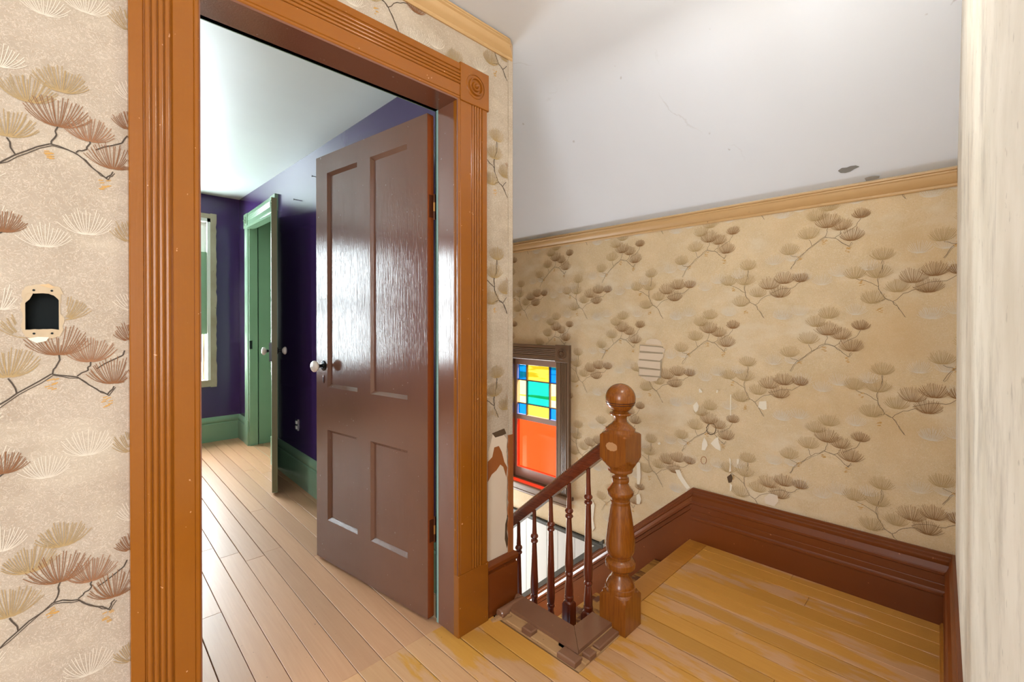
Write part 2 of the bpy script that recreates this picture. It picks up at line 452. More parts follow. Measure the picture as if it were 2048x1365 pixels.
# ---- bedroom window wall
BW0, BW1, BZ0, BZ1 = 0.29, 1.092, 0.60, 2.235
SW0, SW1 = -2.15, -1.35
wb = MB()
for (a, b, c, d) in ((-2.5, SW0, -.05, 2.8), (SW0, SW1, -.05, BZ0), (SW0, SW1, BZ1, 2.8), (SW1, BW0, -.05, 2.8),
                     (BW0, BW1, -.05, BZ0), (BW0, BW1, BZ1, 2.8), (BW1, 1.5, -.05, 2.8)):
    wb.box(a, b, YF, YF + .16, c, d)
tag(struct(wb.build('wall_bedroom_back', M['purple'])), 'dark purple bedroom wall with the scraped wooden window', 'wall')
wq = MB(); wq.box(-2.5, -2.4, YB - .05, YF + .1, -.05, 2.8)
tag(struct(wq.build('wall_bedroom_left', M['purple'])), 'dark purple bedroom wall out of sight to the left', 'wall')

# closet interior
cl = MB()
cl.box(xb(CO1) + .006, 2.05, CO1 + .0, CO1 + .04, -.05, 2.4); cl.box(2.0, 2.05, CO0 - .1, CO1, -.05, 2.4)
cl.box(1.40, 2.0, CO0 - .14, CO0 - .10, -.05, 2.4); cl.box(1.35, 2.05, CO0 - .14, CO1 + .04, 2.4, 2.44)
cl.box(1.30, 2.05, CO0 - .14, CO1 + .04, -.05, -.001)
tag(struct(cl.build('wall_closet', M['green'])), 'sage green inside of the bedroom closet', 'wall')

# ---- far wall (stair side) with the stained glass window
WY0, WY1, WZ0, WZ1 = 2.04, 2.52, -.022, 0.935
wfar = MB()
for (a, b, c, d) in ((-0.25, WY0, -2.8, 1.86), (WY1, 3.4, -2.8, 1.86), (WY0, WY1, -2.8, WZ0), (WY0, WY1, WZ1, 1.86)):
    wfar.box(X2, X2 + .092, a, b, c, d)
wall_far = struct(wfar.build('wall_far', M['paper_far']))
tag(wall_far, 'tan pine-branch wallpapered stairwell wall with stained glass window', 'wall')
we = MB(); we.box(1.30, X2 + .15, 3.3, 3.4, -2.8, -1.3); we.box(1.30, X2 + .15, 3.3, 3.4, 0.0, ZC + .05); we.box(1.3, 1.6, 3.3, 3.4, -1.3, 0.0); we.box(2.4, X2 + .15, 3.3, 3.4, -1.3, 0.0)
tag(struct(we.build('wall_stair_end', M['paper_far'])), 'papered end wall of the stairwell below', 'wall')

# ---- right wall (white plaster, very near the camera)
w3m = MB()
xa, xe = 0.30, X2 + .02
w3m.prism([(xa, w3(xa)), (xe, w3(xe)), (xe, w3(xe) - .12), (xa, w3(xa) - .12)], -.05, ZC + .05)
wall_right = struct(w3m.build('wall_right', M['plaster']))
tag(wall_right, 'streaked cream white plaster wall at the right edge', 'wall')
wk = MB(); wk.box(xa, xa + .1, -2.4, w3(xa) - .1, -.05, ZC + .05)
tag(struct(wk.build('wall_hall_side', M['plaster'])), 'plaster wall of the hall behind the camera', 'wall')
wh = MB()
for (a, b, c, d) in ((-2.3, -1.45, -.05, 2.44), (-1.45, -.15, -.05, .7), (-1.45, -.15, 2.2, 2.44), (-.15, .4, -.05, 2.44)):
    wh.box(a, b, -2.5, -2.4, c, d)
tag(struct(wh.build('wall_hall_back', M['plaster'])), 'plaster hall wall behind the camera with an added daylight opening', 'wall')
wh = MB()
for (a, b, c, d) in ((-2.4, -1.2, -.05, 2.44), (-1.2, 0.0, -.05, .7), (-1.2, 0.0, 2.2, 2.44), (0.0, 1.5, -.05, 2.44)):
    wh.box(-2.3, -2.2, a, b, c, d)
tag(struct(wh.build('wall_hall_end', M['plaster'])), 'plaster hall end wall with an added daylight opening', 'wall')

# ---- ceilings: level over the hall, coved down to the low far wall
XK = 1.76
ce = MB()
prof = [(-2.35, ZC)]
for k in range(9):
    t = k / 8
    # rounded break between level and slope
    p0, p1, p2 = (XK - .10, ZC), (XK + .01, ZC), (XK + .115, ZC - .083)
    prof.append(((1 - t) ** 2 * p0[0] + 2 * t * (1 - t) * p1[0] + t * t * p2[0], (1 - t) ** 2 * p0[1] + 2 * t * (1 - t) * p1[1] + t * t * p2[1]))
prof.append((X2 + .01, 1.806)); prof.append((X2 + .15, 1.72))
top = [(x, z + .08) for x, z in prof[::-1]]
poly = prof + top
ce.loft([[(x, -2.5, z) for x, z in poly], [(x, Y1 + .05, z) for x, z in poly]])
ceiling = struct(ce.build('ceiling', M['ceiling'], None, True, 20))
tag(ceiling, 'white plaster ceiling sloping down over the stairs', 'ceiling')
ce = MB(); prof2 = [(1.384, ZC)] + [p for p in prof[1:]]
poly = prof2 + [(x, z + .08) for x, z in prof2[::-1]]
ce.loft([[(x, Y1 + .05, z) for x, z in poly], [(x, 3.4, z) for x, z in poly]])
co = ce.build('slope', M['ceiling'], ceiling, True, 20)
def zb(y): return 2.245 + 0.0425 * y      # bedroom ceiling
ce = MB(); ce.loft([[(-2.45, YB - .02, zb(YB)), (1.45, YB - .02, zb(YB)), (1.45, YB - .02, zb(YB) + .05), (-2.45, YB - .02, zb(YB) + .05)],
                    [(-2.45, YF + .1, zb(YF + .1)), (1.45, YF + .1, zb(YF + .1)), (1.45, YF + .1, zb(YF + .1) + .05), (-2.45, YF + .1, zb(YF + .1) + .05)]])
tag(struct(ce.build('ceiling_bedroom', M['ceiling_bed'])), 'pale uneven plaster bedroom ceiling', 'ceiling')
# scraped grey patches on the slope above the far crown
sl_dir = Vector((X2 + .01 - (XK + .115), 0, 1.806 - (ZC - .083))).normalized()
sl_n = Vector((sl_dir.z, 0, -sl_dir.x))
if sl_n.z > 0: sl_n = -sl_n
def on_slope(px, py):
    d = Vector((1, 1, 0)).normalized() * 1 + Vector((1, -1, 0)).normalized() * ((px - 1024) / 910) + Vector((0, 0, -(py - 645) / 910))
    P0 = Vector((X2 + .01, 0, 1.806)); c = Vector((0, 0, 1.2))
    return c + d * ((P0 - c).dot(sl_n) / d.dot(sl_n)) + sl_n * .0012
def patch_mesh(name, pts, nrm, mat, parent, thick=.0024):
    """flat flake with a little thickness"""
    nrm = Vector(nrm)
    ring1 = [tuple(p - nrm * .002) for p in pts]; ring2 = [tuple(p + nrm * thick) for p in pts]
    m = MB(); m.loft([ring1, ring2]); return m.build(name, mat, parent)
p1 = [(1675, 342), (1682, 337), (1692, 336), (1700, 333), (1710, 332), (1717, 334), (1708, 338), (1700, 343), (1690, 346), (1680, 346)]
p2 = [(1728, 357), (1736, 354), (1748, 352), (1758, 352), (1757, 356), (1746, 359), (1731, 362)]
patch_mesh('scraped_patch', [on_slope(*p) for p in p1], sl_n, M['graphite'], ceiling)
patch_mesh('scraped_patch', [on_slope(*p) for p in p2], sl_n, M['graphite_light'], ceiling)

# ---- floor
floor = MB()
floor.box(-2.3, 1.33, -2.5, 5.5, -.07, -.022); floor.box(1.33, X2 + .05, -.3, .985, -.07, -.022)
floor.box(1.33, 1.385, .985, 5.5, -.07, -.022)
floor = struct(floor.build('floor', M['subfloor']))
tag(floor, 'wooden plank floor running from the landing into the bedroom', 'floor')
BWD = 0.0885
def floorboard(x0, x1, y0, y1, mat, rot=0.0, pivot=None):
    cx, cy = (x0 + x1) / 2, (y0 + y1) / 2
    g = random.choice((.0009, .0011, .0014, .0020))
    m = MB(); m.cbox(x0 - cx + g, x1 - cx - g, y0 - cy + .0006, y1 - cy - .0006, -.022, random.uniform(-.0006, .0004), .0012)
    o = m.build('floorboard', mat, floor)
    if rot:
        v = Vector((cx, cy, 0)) - pivot; v.rotate(Matrix.Rotation(rot, 3, 'Z')); v += pivot
        o.location = v; o.rotation_euler = (0, 0, rot)
    else: o.location = (cx, cy, 0)
xs = 0.4596
k0 = -26
piv = Vector((0.66, 1.47, 0)); BR = -math.atan(0.0254)
x = xs + k0 * BWD
i = 0
while x < X2 - .02:
    x0, x1 = x, x + BWD
    # hall part
    if x0 < XC - .02 and x0 >= -2.25:
        ye = 1.47 if x1 < 1.13 else 1.40
        if x1 > XC - .01: ye = .935
        elif x1 > 1.262: ye = .935
        ys = -2.4 if x1 < .32 else -.30
        cuts = [ys] + sorted(random.uniform(ys + .5, ye - .25) for _ in range(1 if random.random() < .55 else 0)) + [ye]
        for a, b in zip(cuts, cuts[1:]): floorboard(x0, x1, a, b, M['board_hall'])
    elif x0 >= XC - .02:
        ye = .935 if x0 < 1.44 else .985
        cuts = [-.30] + ([random.uniform(.1, .7)] if random.random() < .3 else []) + [ye]
        for a, b in zip(cuts, cuts[1:]): floorboard(x0, min(x1, X2 - .002), a, b, M['board_hall'])
    # bedroom part (laid a touch out of square)
    if x0 < 1.40 and x0 > -2.45:
        cuts = [1.47] + sorted(random.uniform(1.7, 5.0) for _ in range(random.choice((1, 1, 2)))) + [5.42]
        if x0 > 1.09: cuts[0] = 1.50
        for a, b in zip(cuts, cuts[1:]): floorboard(x0, x1, a, b, M['board_bed'], BR, piv)
    x += BWD
# nosing board along the landing edge
nb = MB()
pr = [(0, -.022), (.085, -.022), (.098, -.016), (.101, -.010), (.098, -.003), (.090, .001), (0, .001)]
nb.sweep(pr, (1.63, .985, 0), (X2 - .002, .985, 0), (0, 1, 0))
nb.build('nosing_board', M['nosing'], floor, True)
for (x0, x1, y0, y1) in ((1.262, 1.36, .935, 1.36), (1.36, 1.64, .935, 1.02)):
    m = MB(); m.box(x0, x1, y0, y1, -.022, -.001); m.build('floorboard', M['raw_strip'], floor)

# ================================================================== TRIM
BASE = [(0, 0), (.030, 0), (.030, .116), (.034, .119), (.035, .125), (.034, .131), (.029, .134), (.026, .137), (.026, .160), (.0245, .163), (.026, .166),
        (.026, .198), (.031, .203), (.031, .212), (.026, .216), (.022, .226), (.017, .238), (.019, .244), (.019, .254), (.013, .258), (.013, .268), (.009, .271), (.009, .2825), (0, .2825)]
y3e = w3(X2)
b = MB(); b.sweep(BASE, (X2, y3e, 0), (X2, STAIR_Y - .006, 0), (-1, 0, 0), ma=1.0)
bb_far = struct(b.build('baseboard_far', M['base_y'], None, True, 25)); tag(bb_far, 'tall moulded brown baseboard under the tan wallpaper on the landing', 'baseboard')
n3 = Vector((-.0293, 1, 0)).normalized()
b = MB(); b.sweep(BASE, (X2, w3(X2), 0), (xa, w3(xa), 0), n3, ma=1.0)
bb_r = struct(b.build('baseboard_right', M['base_x'], None, True, 25)); tag(bb_r, 'tall moulded brown baseboard along the white plaster wall', 'baseboard')
b = MB()
qr = [(0, 0), (.014, 0), (.013, .006), (.009, .011), (.0, .013)]
b.sweep(qr, tuple(Vector((X2, w3(X2), 0)) + n3 * .03), tuple(Vector((xa, w3(xa), 0)) + n3 * .03), n3)
b.build('shoe_moulding', M['nosing'], bb_r, True)
# skirt board down the stairs, with the same cap
SK = [(0, -.34), (.022, -.34), (.022, -.115), (.020, -.112), (.024, -.109), (.024, -.085), (.031, -.080), (.031, -.066), (.026, -.060), (.019, -.045),
      (.021, -.040), (.021, -.026), (.014, -.022), (.014, -.012), (.009, -.010), (.009, 0), (0, 0)]
b = MB(); SLP = 0.905
yA, zA = STAIR_Y - .006, .2825
b.sweep(SK, (X2, yA, zA), (X2, 3.3, zA - SLP * (3.3 - yA)), (-1, 0, 0))
tag(struct(b.build('trim_1', M['base_y'], None, True, 25)), 'brown moulded skirt board sloping down beside the stairs', 'skirt board')

# baseboard of the doorway wall: short piece by the corner, and left of the door
BL = [(0, 0), (.022, 0), (.022, .166), (.020, .172), (.016, .174), (.016, .180), (.022, .186), (.026, .196), (.024, .207), (.016, .215), (.006, .218), (0, .218)]
b = MB(); b.sweep(BL, (1.221, Y1, 0), (XC, Y1, 0), (0, -1, 0), mb=.5)
tag(struct(b.build('baseboard_left', M['base_x'], None, True, 30)), 'short brown baseboard with rounded top beside the stair corner', 'baseboard')
b = MB(); b.sweep(BL, (-2.2, Y1, 0), (.118, Y1, 0), (0, -1, 0))
tag(struct(b.build('baseboard_hall', M['base_x'], None, True, 30)), 'brown baseboard left of the doorway below the frame', 'baseboard')

# crown mouldings
CR = [(0, 0), (.006, 0), (.009, .004), (.009, .010), (.006, .014), (.010, .018), (.020, .026), (.026, .038), (.028, .048), (.034, .052), (.034, .057), (.030, .059), (.034, .062), (.034, .068), (0, .068)]
zt = 2.314
b = MB(); b.sweep(CR, (-2.2, Y1, zt), (XC + .004, Y1, zt), (0, -1, 0), mb=-1.5)
tag(struct(b.build('trim_2', M['crown'], None, True, 30)), 'tan crown moulding above the doorway wallpaper', 'crown moulding')
b = MB(); b.sweep(CR, (X2, w3(X2), 1.733), (X2, 3.3, 1.733), (-1, 0, 0))
tag(struct(b.build('trim_3', M['crown'], None, True, 30)), 'tan crown moulding between the far wallpaper and sloping ceiling', 'crown moulding')

# ---- hall door casing
def reed_profile(wd, mirror=False, flat1=.029, reeds=4, reed_w=.0125, depth=.024):
    p = [(0, 0), (0, depth - .002), (.002, depth)]
    x = flat1
    p.append((x - .004, depth)); p.append((x - .002, depth - .004))
    for r in range(reeds):
        for k in range(7):
            t = math.pi * (1 - k / 6)
            p.append((x + reed_w / 2 + reed_w / 2 * .9 * math.cos(t), depth - .004 + .0055 * math.sin(t)))
        x += reed_w
    p.append((x + .002, depth - .005)); p.append((x + .004, depth))
    p.append((wd - .016, depth)); p.append((wd - .014, depth - .002)); p.append((wd - .012, depth))
    p.append((wd - .006, depth)); p.append((wd - .002, depth - .003)); p.append((wd, depth - .008)); p.append((wd, 0))
    if mirror: p = [(wd - a, d) for a, d in p]
    return p
def casing_v(name, xl, wd, z0, z1, mirror, mat, parent):
    p = reed_profile(wd, mirror); m = MB()
    m.loft([[(xl + a, Y1 - d, z0) for a, d in p], [(xl + a, Y1 - d, z1) for a, d in p]])
    return m.build(name, mat, parent, True, 30)
dc = empty('trim_4', (0, 0, 0)); struct(dc); tag(dc, 'orange brown reeded door casing with bullseye corner blocks', 'door casing')
casing_v('casing_board', .118, .1395, .235, 2.046, False, M['casing'], dc)
casing_v('casing_board', 1.0705, .1505, .235, 2.046, True, M['casing'], dc)
p = reed_profile(.139, True); m = MB()   # head: inner side down
m.loft([[(.247, Y1 - d, 2.044 + a) for a, d in p], [(1.083, Y1 - d, 2.044 + a) for a, d in p]])
m.build('casing_board', M['casing_x'], dc, True, 30)
def corner_block(c, size, parent, mat, out, right, up=Vector((0, 0, 1)), th=.029):
    h = size / 2
    def P(a, b, d): return tuple(c + right * a + up * b + out * d)
    m = MB()
    r1 = [P(-h, -h, 0), P(h, -h, 0), P(h, h, 0), P(-h, h, 0)]
    r2 = [P(-h, -h, th - .002), P(h, -h, th - .002), P(h, h, th - .002), P(-h, h, th - .002)]
    e = h - .002
    r3 = [P(-e, -e, th), P(e, -e, th), P(e, e, th), P(-e, e, th)]
    m.loft([r1, r2, r3])
    bo = m.build('corner_block', mat, parent)
    s = size / .144
    prof = [(.047, -.001), (.046, .001), (.044, .0015), (.042, -.002), (.038, -.0035), (.035, .000), (.032, .004), (.029, .004), (.026, -.001), (.022, -.003), (.019, .001), (.016, .004), (.011, .004), (.009, .003), (.007, .007), (.003, .009), (.0, .0095)]
    m = MB(); n = 32
    m.loft([[P(r * s * math.cos(2 * math.pi * i / n), r * s * math.sin(2 * math.pi * i / n), th + d * 2.0) for i in range(n)] for r, d in [(.047, -.004)] + prof[:-1]])
    m.build('bullseye', mat, bo, True, 50)
    return bo
corner_block(Vector((1.155, Y1, 2.115)), .144, dc, M['casing_x'], Vector((0, -1, 0)), Vector((1, 0, 0)))
corner_block(Vector((.180, Y1, 2.115)), .144, dc, M['casing_x'], Vector((0, -1, 0)), Vector((1, 0, 0)))
for a, b_ in ((.116, .2575), (1.0705, 1.224)):
    m = MB(); m.prism([(a, Y1), (a, Y1 - .026), (a + .003, Y1 - .028), (b_ - .003, Y1 - .028), (b_, Y1 - .026), (b_, Y1)], 0, .236)
    m.build('plinth_block', M['casing'], dc)
# jamb lining
jb = empty('trim_5'); struct(jb); tag(jb, 'glossy brown jamb lining of the bedroom doorway', 'door jamb')
m = MB(); m.box(DX1, DX1 + .02, Y1 - .022, 1.485, 0, DZ); m.build('jamb_board', M['jamb'], jb)
m = MB(); m.box(DX1 - .0004, DX1 + .012, 1.4845, 1.497, 0, DZ); m.build('painted_edge', M['teal_edge'], jb)
m = MB(); m.box(DX0 - .02, DX0, Y1 - .022, 1.485, 0, DZ); m.build('jamb_board', M['jamb'], jb)
m = MB(); m.box(DX0 - .02, DX1 + .02, Y1 - .022, 1.485, DZ, DZ + .02); m.build('head_board', M['jamb'], jb)
m = MB(); m.box(DX1 + .012, DX1 + .03, 1.4975, YB + .001, 0, DZ + .012); m.build('rabbet_strip', M['green'], jb)
m = MB(); m.box(DX0 - .03, DX0 - .012, 1.4855, YB + .001, 0, DZ + .012); m.build('rabbet_strip', M['green'], jb)
m = MB(); m.box(DX0 - .02, DX1 + .02, 1.4855, YB + .001, DZ + .010, DZ + .03); m.build('rabbet_strip', M['green_x'], jb)
m = MB(); m.box(DX1 + .050, DX1 + .14, YB, YB + .022, .0, DZ + .02); m.build('inner_casing', M['green'], jb)
m = MB(); m.box(DX0 - .15, DX1 + .14, YB, YB + .022, DZ + .02, DZ + .15); m.build('inner_casing', M['green_x'], jb)
m = MB(); m.box(DX0 - .15, DX0 - .02, YB, YB + .022, .0, DZ + .02); m.build('inner_casing', M['green'], jb)

# bedroom baseboards
GB = [(0, 0), (.020, 0), (.020, .175), (.017, .180), (.012, .183), (.016, .188), (.020, .198), (.018, .220), (.010, .236), (.004, .245), (0, .245)]
tdir = Vector((.04, 1, 0)).normalized(); nb_ = Vector((-1, .04, 0)).normalized()
b = MB(); b.sweep(GB, (xb(YB + .022), YB + .022, 0), (xb(CO0 - .13), CO0 - .13, 0), nb_)
tag(struct(b.build('baseboard_bedroom_right', M['green_x'], None, True, 30)), 'sage green baseboard under the purple wall behind the brown door', 'baseboard')
b = MB(); b.sweep(GB, (-2.4, YF, 0), (xb(YF), YF, 0), (0, -1, 0), mb=-1.0)
b.sweep(GB, (xb(CO1 + .13), CO1 + .13, 0), (xb(YF), YF, 0), nb_, mb=-1.0)
tag(struct(b.build('baseboard_bedroom_back', M['green_x'], None, True, 30)), 'sage green baseboard under the bedroom window', 'baseboard')

# closet casing on the purple wall
cc = empty('trim_6'); struct(cc); tag(cc, 'sage green reeded casing around the closet doorway', 'door casing')
def wallpt(y, d, z): return tuple(Vector((xb(y), y, z)) + nb_ * d)
def casing_wall(y0, wd, z0, z1, mirror):
    p = reed_profile(wd, mirror, depth=.022); m = MB()
    m.loft([[wallpt(y0 + a, d, z0) for a, d in p], [wallpt(y0 + a, d, z1) for a, d in p]])
    m.build('casing_board', M['green'], cc, True, 30)
casing_wall(CO1, .125, .235, CZ, True); casing_wall(CO0 - .125, .125, .235, CZ, False)
p = reed_profile(.135, True, depth=.022); m = MB()
m.loft([[wallpt(CO0 - .005, d, CZ + a) for a, d in p], [wallpt(CO1 + .005, d, CZ + a) for a, d in p]])
m.build('casing_board', M['green_x'], cc, True, 30)
for yc in (CO1 + .066, CO0 - .066):
    corner_block(Vector((xb(yc), yc, CZ + .068)), .138, cc, M['green'], nb_, tdir, th=.027)
for y0 in (CO1 - .001, CO0 - .127):
    m = MB(); q = [wallpt(y0, 0, 0), wallpt(y0, .026, 0), wallpt(y0 + .128, .026, 0), wallpt(y0 + .128, 0, 0)]
    m.prism(q, 0, .236); m.build('plinth_block', M['green'], cc)
m = MB(); m.box(xb(CO1) - .012, xb(CO1) + .06, CO1 - .018, CO1 + .001, 0, CZ); m.build('jamb_board', M['green'], cc)
m = MB(); m.box(xb(CO0) - .012, xb(CO0) + .06, CO0 - .001, CO0 + .012, 0, CZ); m.build('jamb_board', M['green'], cc)
m = MB(); m.box(xb(CO0) - .012, xb(CO0) + .06, CO0, CO1, CZ - .018, CZ + .002); m.build('head_board', M['green_x'], cc)
m = MB(); m.box(xb(CO1) - .013, xb(CO1) + .012, CO1 - .0195, CO1 - .018, .94, 1.02); m.build('strike_plate', M['black_metal'], cc)

# ================================================================== DOORS
def panel_door(name, Wd, Ht, T, cols, rows, mat, edge_mat, loc, rz, z0=.01):
    """cols: list of (x0,x1) panel openings; rows: list of (z0,z1); local x from hinge to free edge, local y 0..T"""
    root = empty(name, (loc[0], loc[1], z0), rz); struct(root)
    def part(nm, x0, x1, zz0, zz1, mats):
        m = MB(); c = .0015
        m.box(x0, x1, 0, T, zz0, zz1)
        if nm == 'stile_hinge': m.m[-1] = 0
        o = m.build('stile' if nm.startswith('stile') else nm, mats, root)
        return o
    part('stile_hinge', .0, cols[0][0], 0, Ht, [mat])
    part('stile', cols[1][1], Wd, 0, Ht, [mat])
    zs = [0] + [z for r in rows for z in r] + [Ht]
    for k in range(0, len(zs), 2):
        part('rail', cols[0][0], cols[1][1], zs[k], zs[k + 1], [mat])
    for r in rows: part('mullion', cols[0][1], cols[1][0], r[0], r[1], [mat])
    for (x0, x1) in cols:
        for (a, b) in rows:
            m = MB()
            for y_f, y_p in ((T - .001, T - .014), (.001, .014)):
                i = .013
                o_ = [(x0, y_f, a), (x1, y_f, a), (x1, y_f, b), (x0, y_f, b)]
                q_ = [(x0 + i * .8, y_f + (y_p - y_f) * .85, a + i), (x1 - i * .8, y_f + (y_p - y_f) * .85, a + i), (x1 - i * .8, y_f + (y_p - y_f) * .85, b - i), (x0 + i * .8, y_f + (y_p - y_f) * .85, b - i)]
                i2 = i + .002
                r_ = [(x0 + i2, y_p, a + i2), (x1 - i2, y_p, a + i2), (x1 - i2, y_p, b - i2), (x0 + i2, y_p, b - i2)]
                m.loft([o_, q_, r_], False); n = len(m.v); m.f.append([n - 4, n - 3, n - 2, n - 1]); m.m.append(0)
            m.build('panel', mat, root, recalc=False)
    # edge strip on the hinge edge
    m = MB(); m.box(-.0015, .0, .0005, T - .0005, .004, Ht - .004); m.build('edge_strip', edge_mat, root)
    return root
T1 = .032
d1 = panel_door('door_1', .832, 2.022, T1, [(.1227, .3774), (.4771, .7313)], [(.205, .655), (.867, 1.929)], M['door'], M['door_edge'], (DX1 + .0050, 1.525), math.radians(97.5))
tag(d1, 'glossy brown four-panel wooden door standing open into the bedroom', 'door')
# fix normals of door panels: faces both ways are drawn, so nothing to flip
def knob_set(root, x, z, T, both=True, keyhole=True, plate=False):
    for sgn, y0 in ((1, T),) + (((-1, 0.0),) if both else ()):
        k = MB()
        prof = [(.030, .011), (.034, .016), (.040, .024), (.047, .0285), (.054, .0275), (.059, .022), (.062, .012), (.0625, .001)]
        k.lathe([(y0 + sgn * h, r) for h, r in prof], (x, 0, z), 24, axis='y')
        ko = k.build('knob', M['porcelain'], root, True, 60)
        s = MB(); s.lathe([(y0 + sgn * h, r) for h, r in ((.003, .009), (.020, .008), (.031, .012), (.034, .012))], (x, 0, z), 16, axis='y')
        s.build('spindle', M['black_metal'], ko, True)
        s = MB(); s.lathe([(y0 + sgn * h, r) for h, r in ((-.001, .026), (.002, .026), (.005, .021), (.006, .012), (.010, .011))], (x, 0, z), 24, axis='y')
        s.build('rosette', M['black_metal'], ko, True)
        if keyhole:
            e = MB(); n = 20
            e.loft([[(x + .009 * math.cos(2 * math.pi * i / n) * q, y0 + sgn * d, z - .068 + .021 * math.sin(2 * math.pi * i / n) * q) for i in range(n)] for d, q in ((-.001, 1), (.002, 1), (.003, .8))])
            eo = e.build('escutcheon', M['old_bronze'], root, True)
            e = MB(); e.box(x - .0025, x + .0025, y0 + sgn * .002, y0 + sgn * .0036, z - .082, z - .058); e.build('keyhole', M['dark_box'], eo)
        if plate:
            e = MB(); e.cbox(x - .03, x + .06, min(y0, y0 + sgn * .018), max(y0, y0 + sgn * .018), z - .07, z + .04); e.build('rim_lock', M['black_metal'], root)
knob_set(d1, .7635, .972, T1)
for zz in (.35, 1.655):
    h = MB(); h.lathe([(-.052, .0), (-.052, .0045), (-.046, .0055), (.046, .0055), (.052, .0045), (.052, .0)], (-.002, -.003, zz), 12)
    ho = h.build('hinge', M['old_bronze'], d1, True)
    h = MB(); h.box(-.0035, -.0008, .0, .024, zz - .045, zz + .045); h.build('hinge_leaf', M['old_bronze'], ho)
    h = MB(); h.lathe([(-.018, .0), (-.018, .0060), (.018, .0060), (.018, .0)], (-.002, -.003, zz), 12); h.build('pin_wear', M['brass'], ho, True)

T2 = .035
hp = Vector((xb(CO0) - .018, CO0 + .002))
ang = math.atan2(3.40 - 4.15, 1.05 - hp.x)
d2 = panel_door('door_2', .775, 2.055, T2, [(.11, .34), (.435, .665)], [(.22, .68), (.88, 1.94)], M['green'], M['olive'], (hp.x, hp.y), ang, .012)
tag(d2, 'sage green closet door swung open, seen edge on', 'door')
m = MB(); m.box(.775, .7765, .0005, T2 - .0005, .003, 2.052); m.build('edge_strip', M['olive'], d2)
knob_set(d2, .715, .985, T2, True, False)
for zz in (.3, 1.75):
    h = MB(); h.lathe([(-.045, .0), (-.045, .0055), (.045, .0055), (.045, .0)], (-.004, T2 + .003, zz), 12); h.build('hinge', M['old_bronze'], d2, True)
m = MB(); m.box(.68, .776, -.016, 0, .915, 1.045); m.build('rim_lock', M['black_metal'], d2)

# ================================================================== WINDOWS
# bedroom sash window
def sash(root, name, x0, x1, z0, z1, y, mat, st=.055, th=.035, rail_b=.07):
    for a, b in ((x0, x0 + st), (x1 - st, x1)):
        m = MB(); m.box(a, b, y, y + th, z0, z1); m.build('stile', mat, root)
    for a, b in ((z0, z0 + rail_b), (z1 - .04, z1)):
        m = MB(); m.box(x0 + st, x1 - st, y, y + th, a, b); m.build('rail', mat, root)
    m = MB(); m.box(x0 + st, x1 - st, y + th / 2 - .002, y + th / 2 + .002, z0 + rail_b, z1 - .04); m.build('pane', M['glass_clear'], root)
w1 = empty('window_1'); struct(w1); tag(w1, 'tall sash window with scraped bare wood frame and raised green sash', 'window')
for a, b, c, d in ((BW1 - .005, BW1 + .045, BZ0 - .05, BZ1 + .05), (BW0 - .045, BW0 + .005, BZ0 - .05, BZ1 + .05)):
    m = MB(); rings = []
    n = 40
    for k in range(n + 1):
        z = c + (d - c) * k / n
        j = random.uniform(-.004, .004)
        e = b + j if b > 1 else b
        rings.append([(a, YF - .018, z), (e, YF - .016 - random.uniform(0, .003), z), (e + .003, YF + .001, z), (a, YF + .001, z)])
    m.loft(rings); m.build('rough_frame', M['raw'], w1)
for c, d in ((BZ1 + .0, BZ1 + .045), (BZ0 - .045, BZ0)):
    m = MB(); m.box(BW0, BW1 - .005, YF - .017, YF + .002, c, d); m.build('rough_frame', M['raw'], w1)
for a, b in ((BW1 - .03, BW1), (BW0, BW0 + .03)):
    m = MB(); m.box(a, b, YF - .012, YF + .12, BZ0, BZ1); m.build('inner_jamb', M['white_wood'], w1)
m = MB(); m.box(BW0, BW1, YF - .012, YF + .12, BZ1 - .035, BZ1); m.build('inner_jamb', M['white_wood'], w1)
m = MB(); m.box(BW0, BW1, YF - .02, YF + .14, BZ0 - .01, BZ0 + .02); m.build('sill', M['raw'], w1)
sash(w1, 's', BW0 + .03, BW1 - .03, 1.08, 1.90, YF + .02, M['green'], st=.075)
sash(w1, 's', BW0 + .03, BW1 - .03, 1.42, BZ1 - .035, YF + .065, M['white_wood'], st=.05)
for xx in (BW1 - .085, BW1 - .05):
    m = MB(); m.box(xx, xx + .016, YF + .115, YF + .135, BZ0, 1.45); m.build('storm_bar', M['raw'], w1)
# second bedroom window, seen only as a reflection in the door
w2 = empty('window_2'); struct(w2); tag(w2, 'second bedroom sash window, out of the frame to the left', 'window')
for a, b in ((SW0 - .06, SW0), (SW1, SW1 + .06)):
    m = MB(); m.box(a, b, YF - .018, YF, BZ0 - .06, BZ1 + .06); m.build('frame', M['white_wood'], w2)
sash(w2, 's', SW0, SW1, BZ0, 1.43, YF + .02, M['white_wood'], st=.05)
sash(w2, 's', SW0, SW1, 1.40, BZ1, YF + .065, M['white_wood'], st=.05)

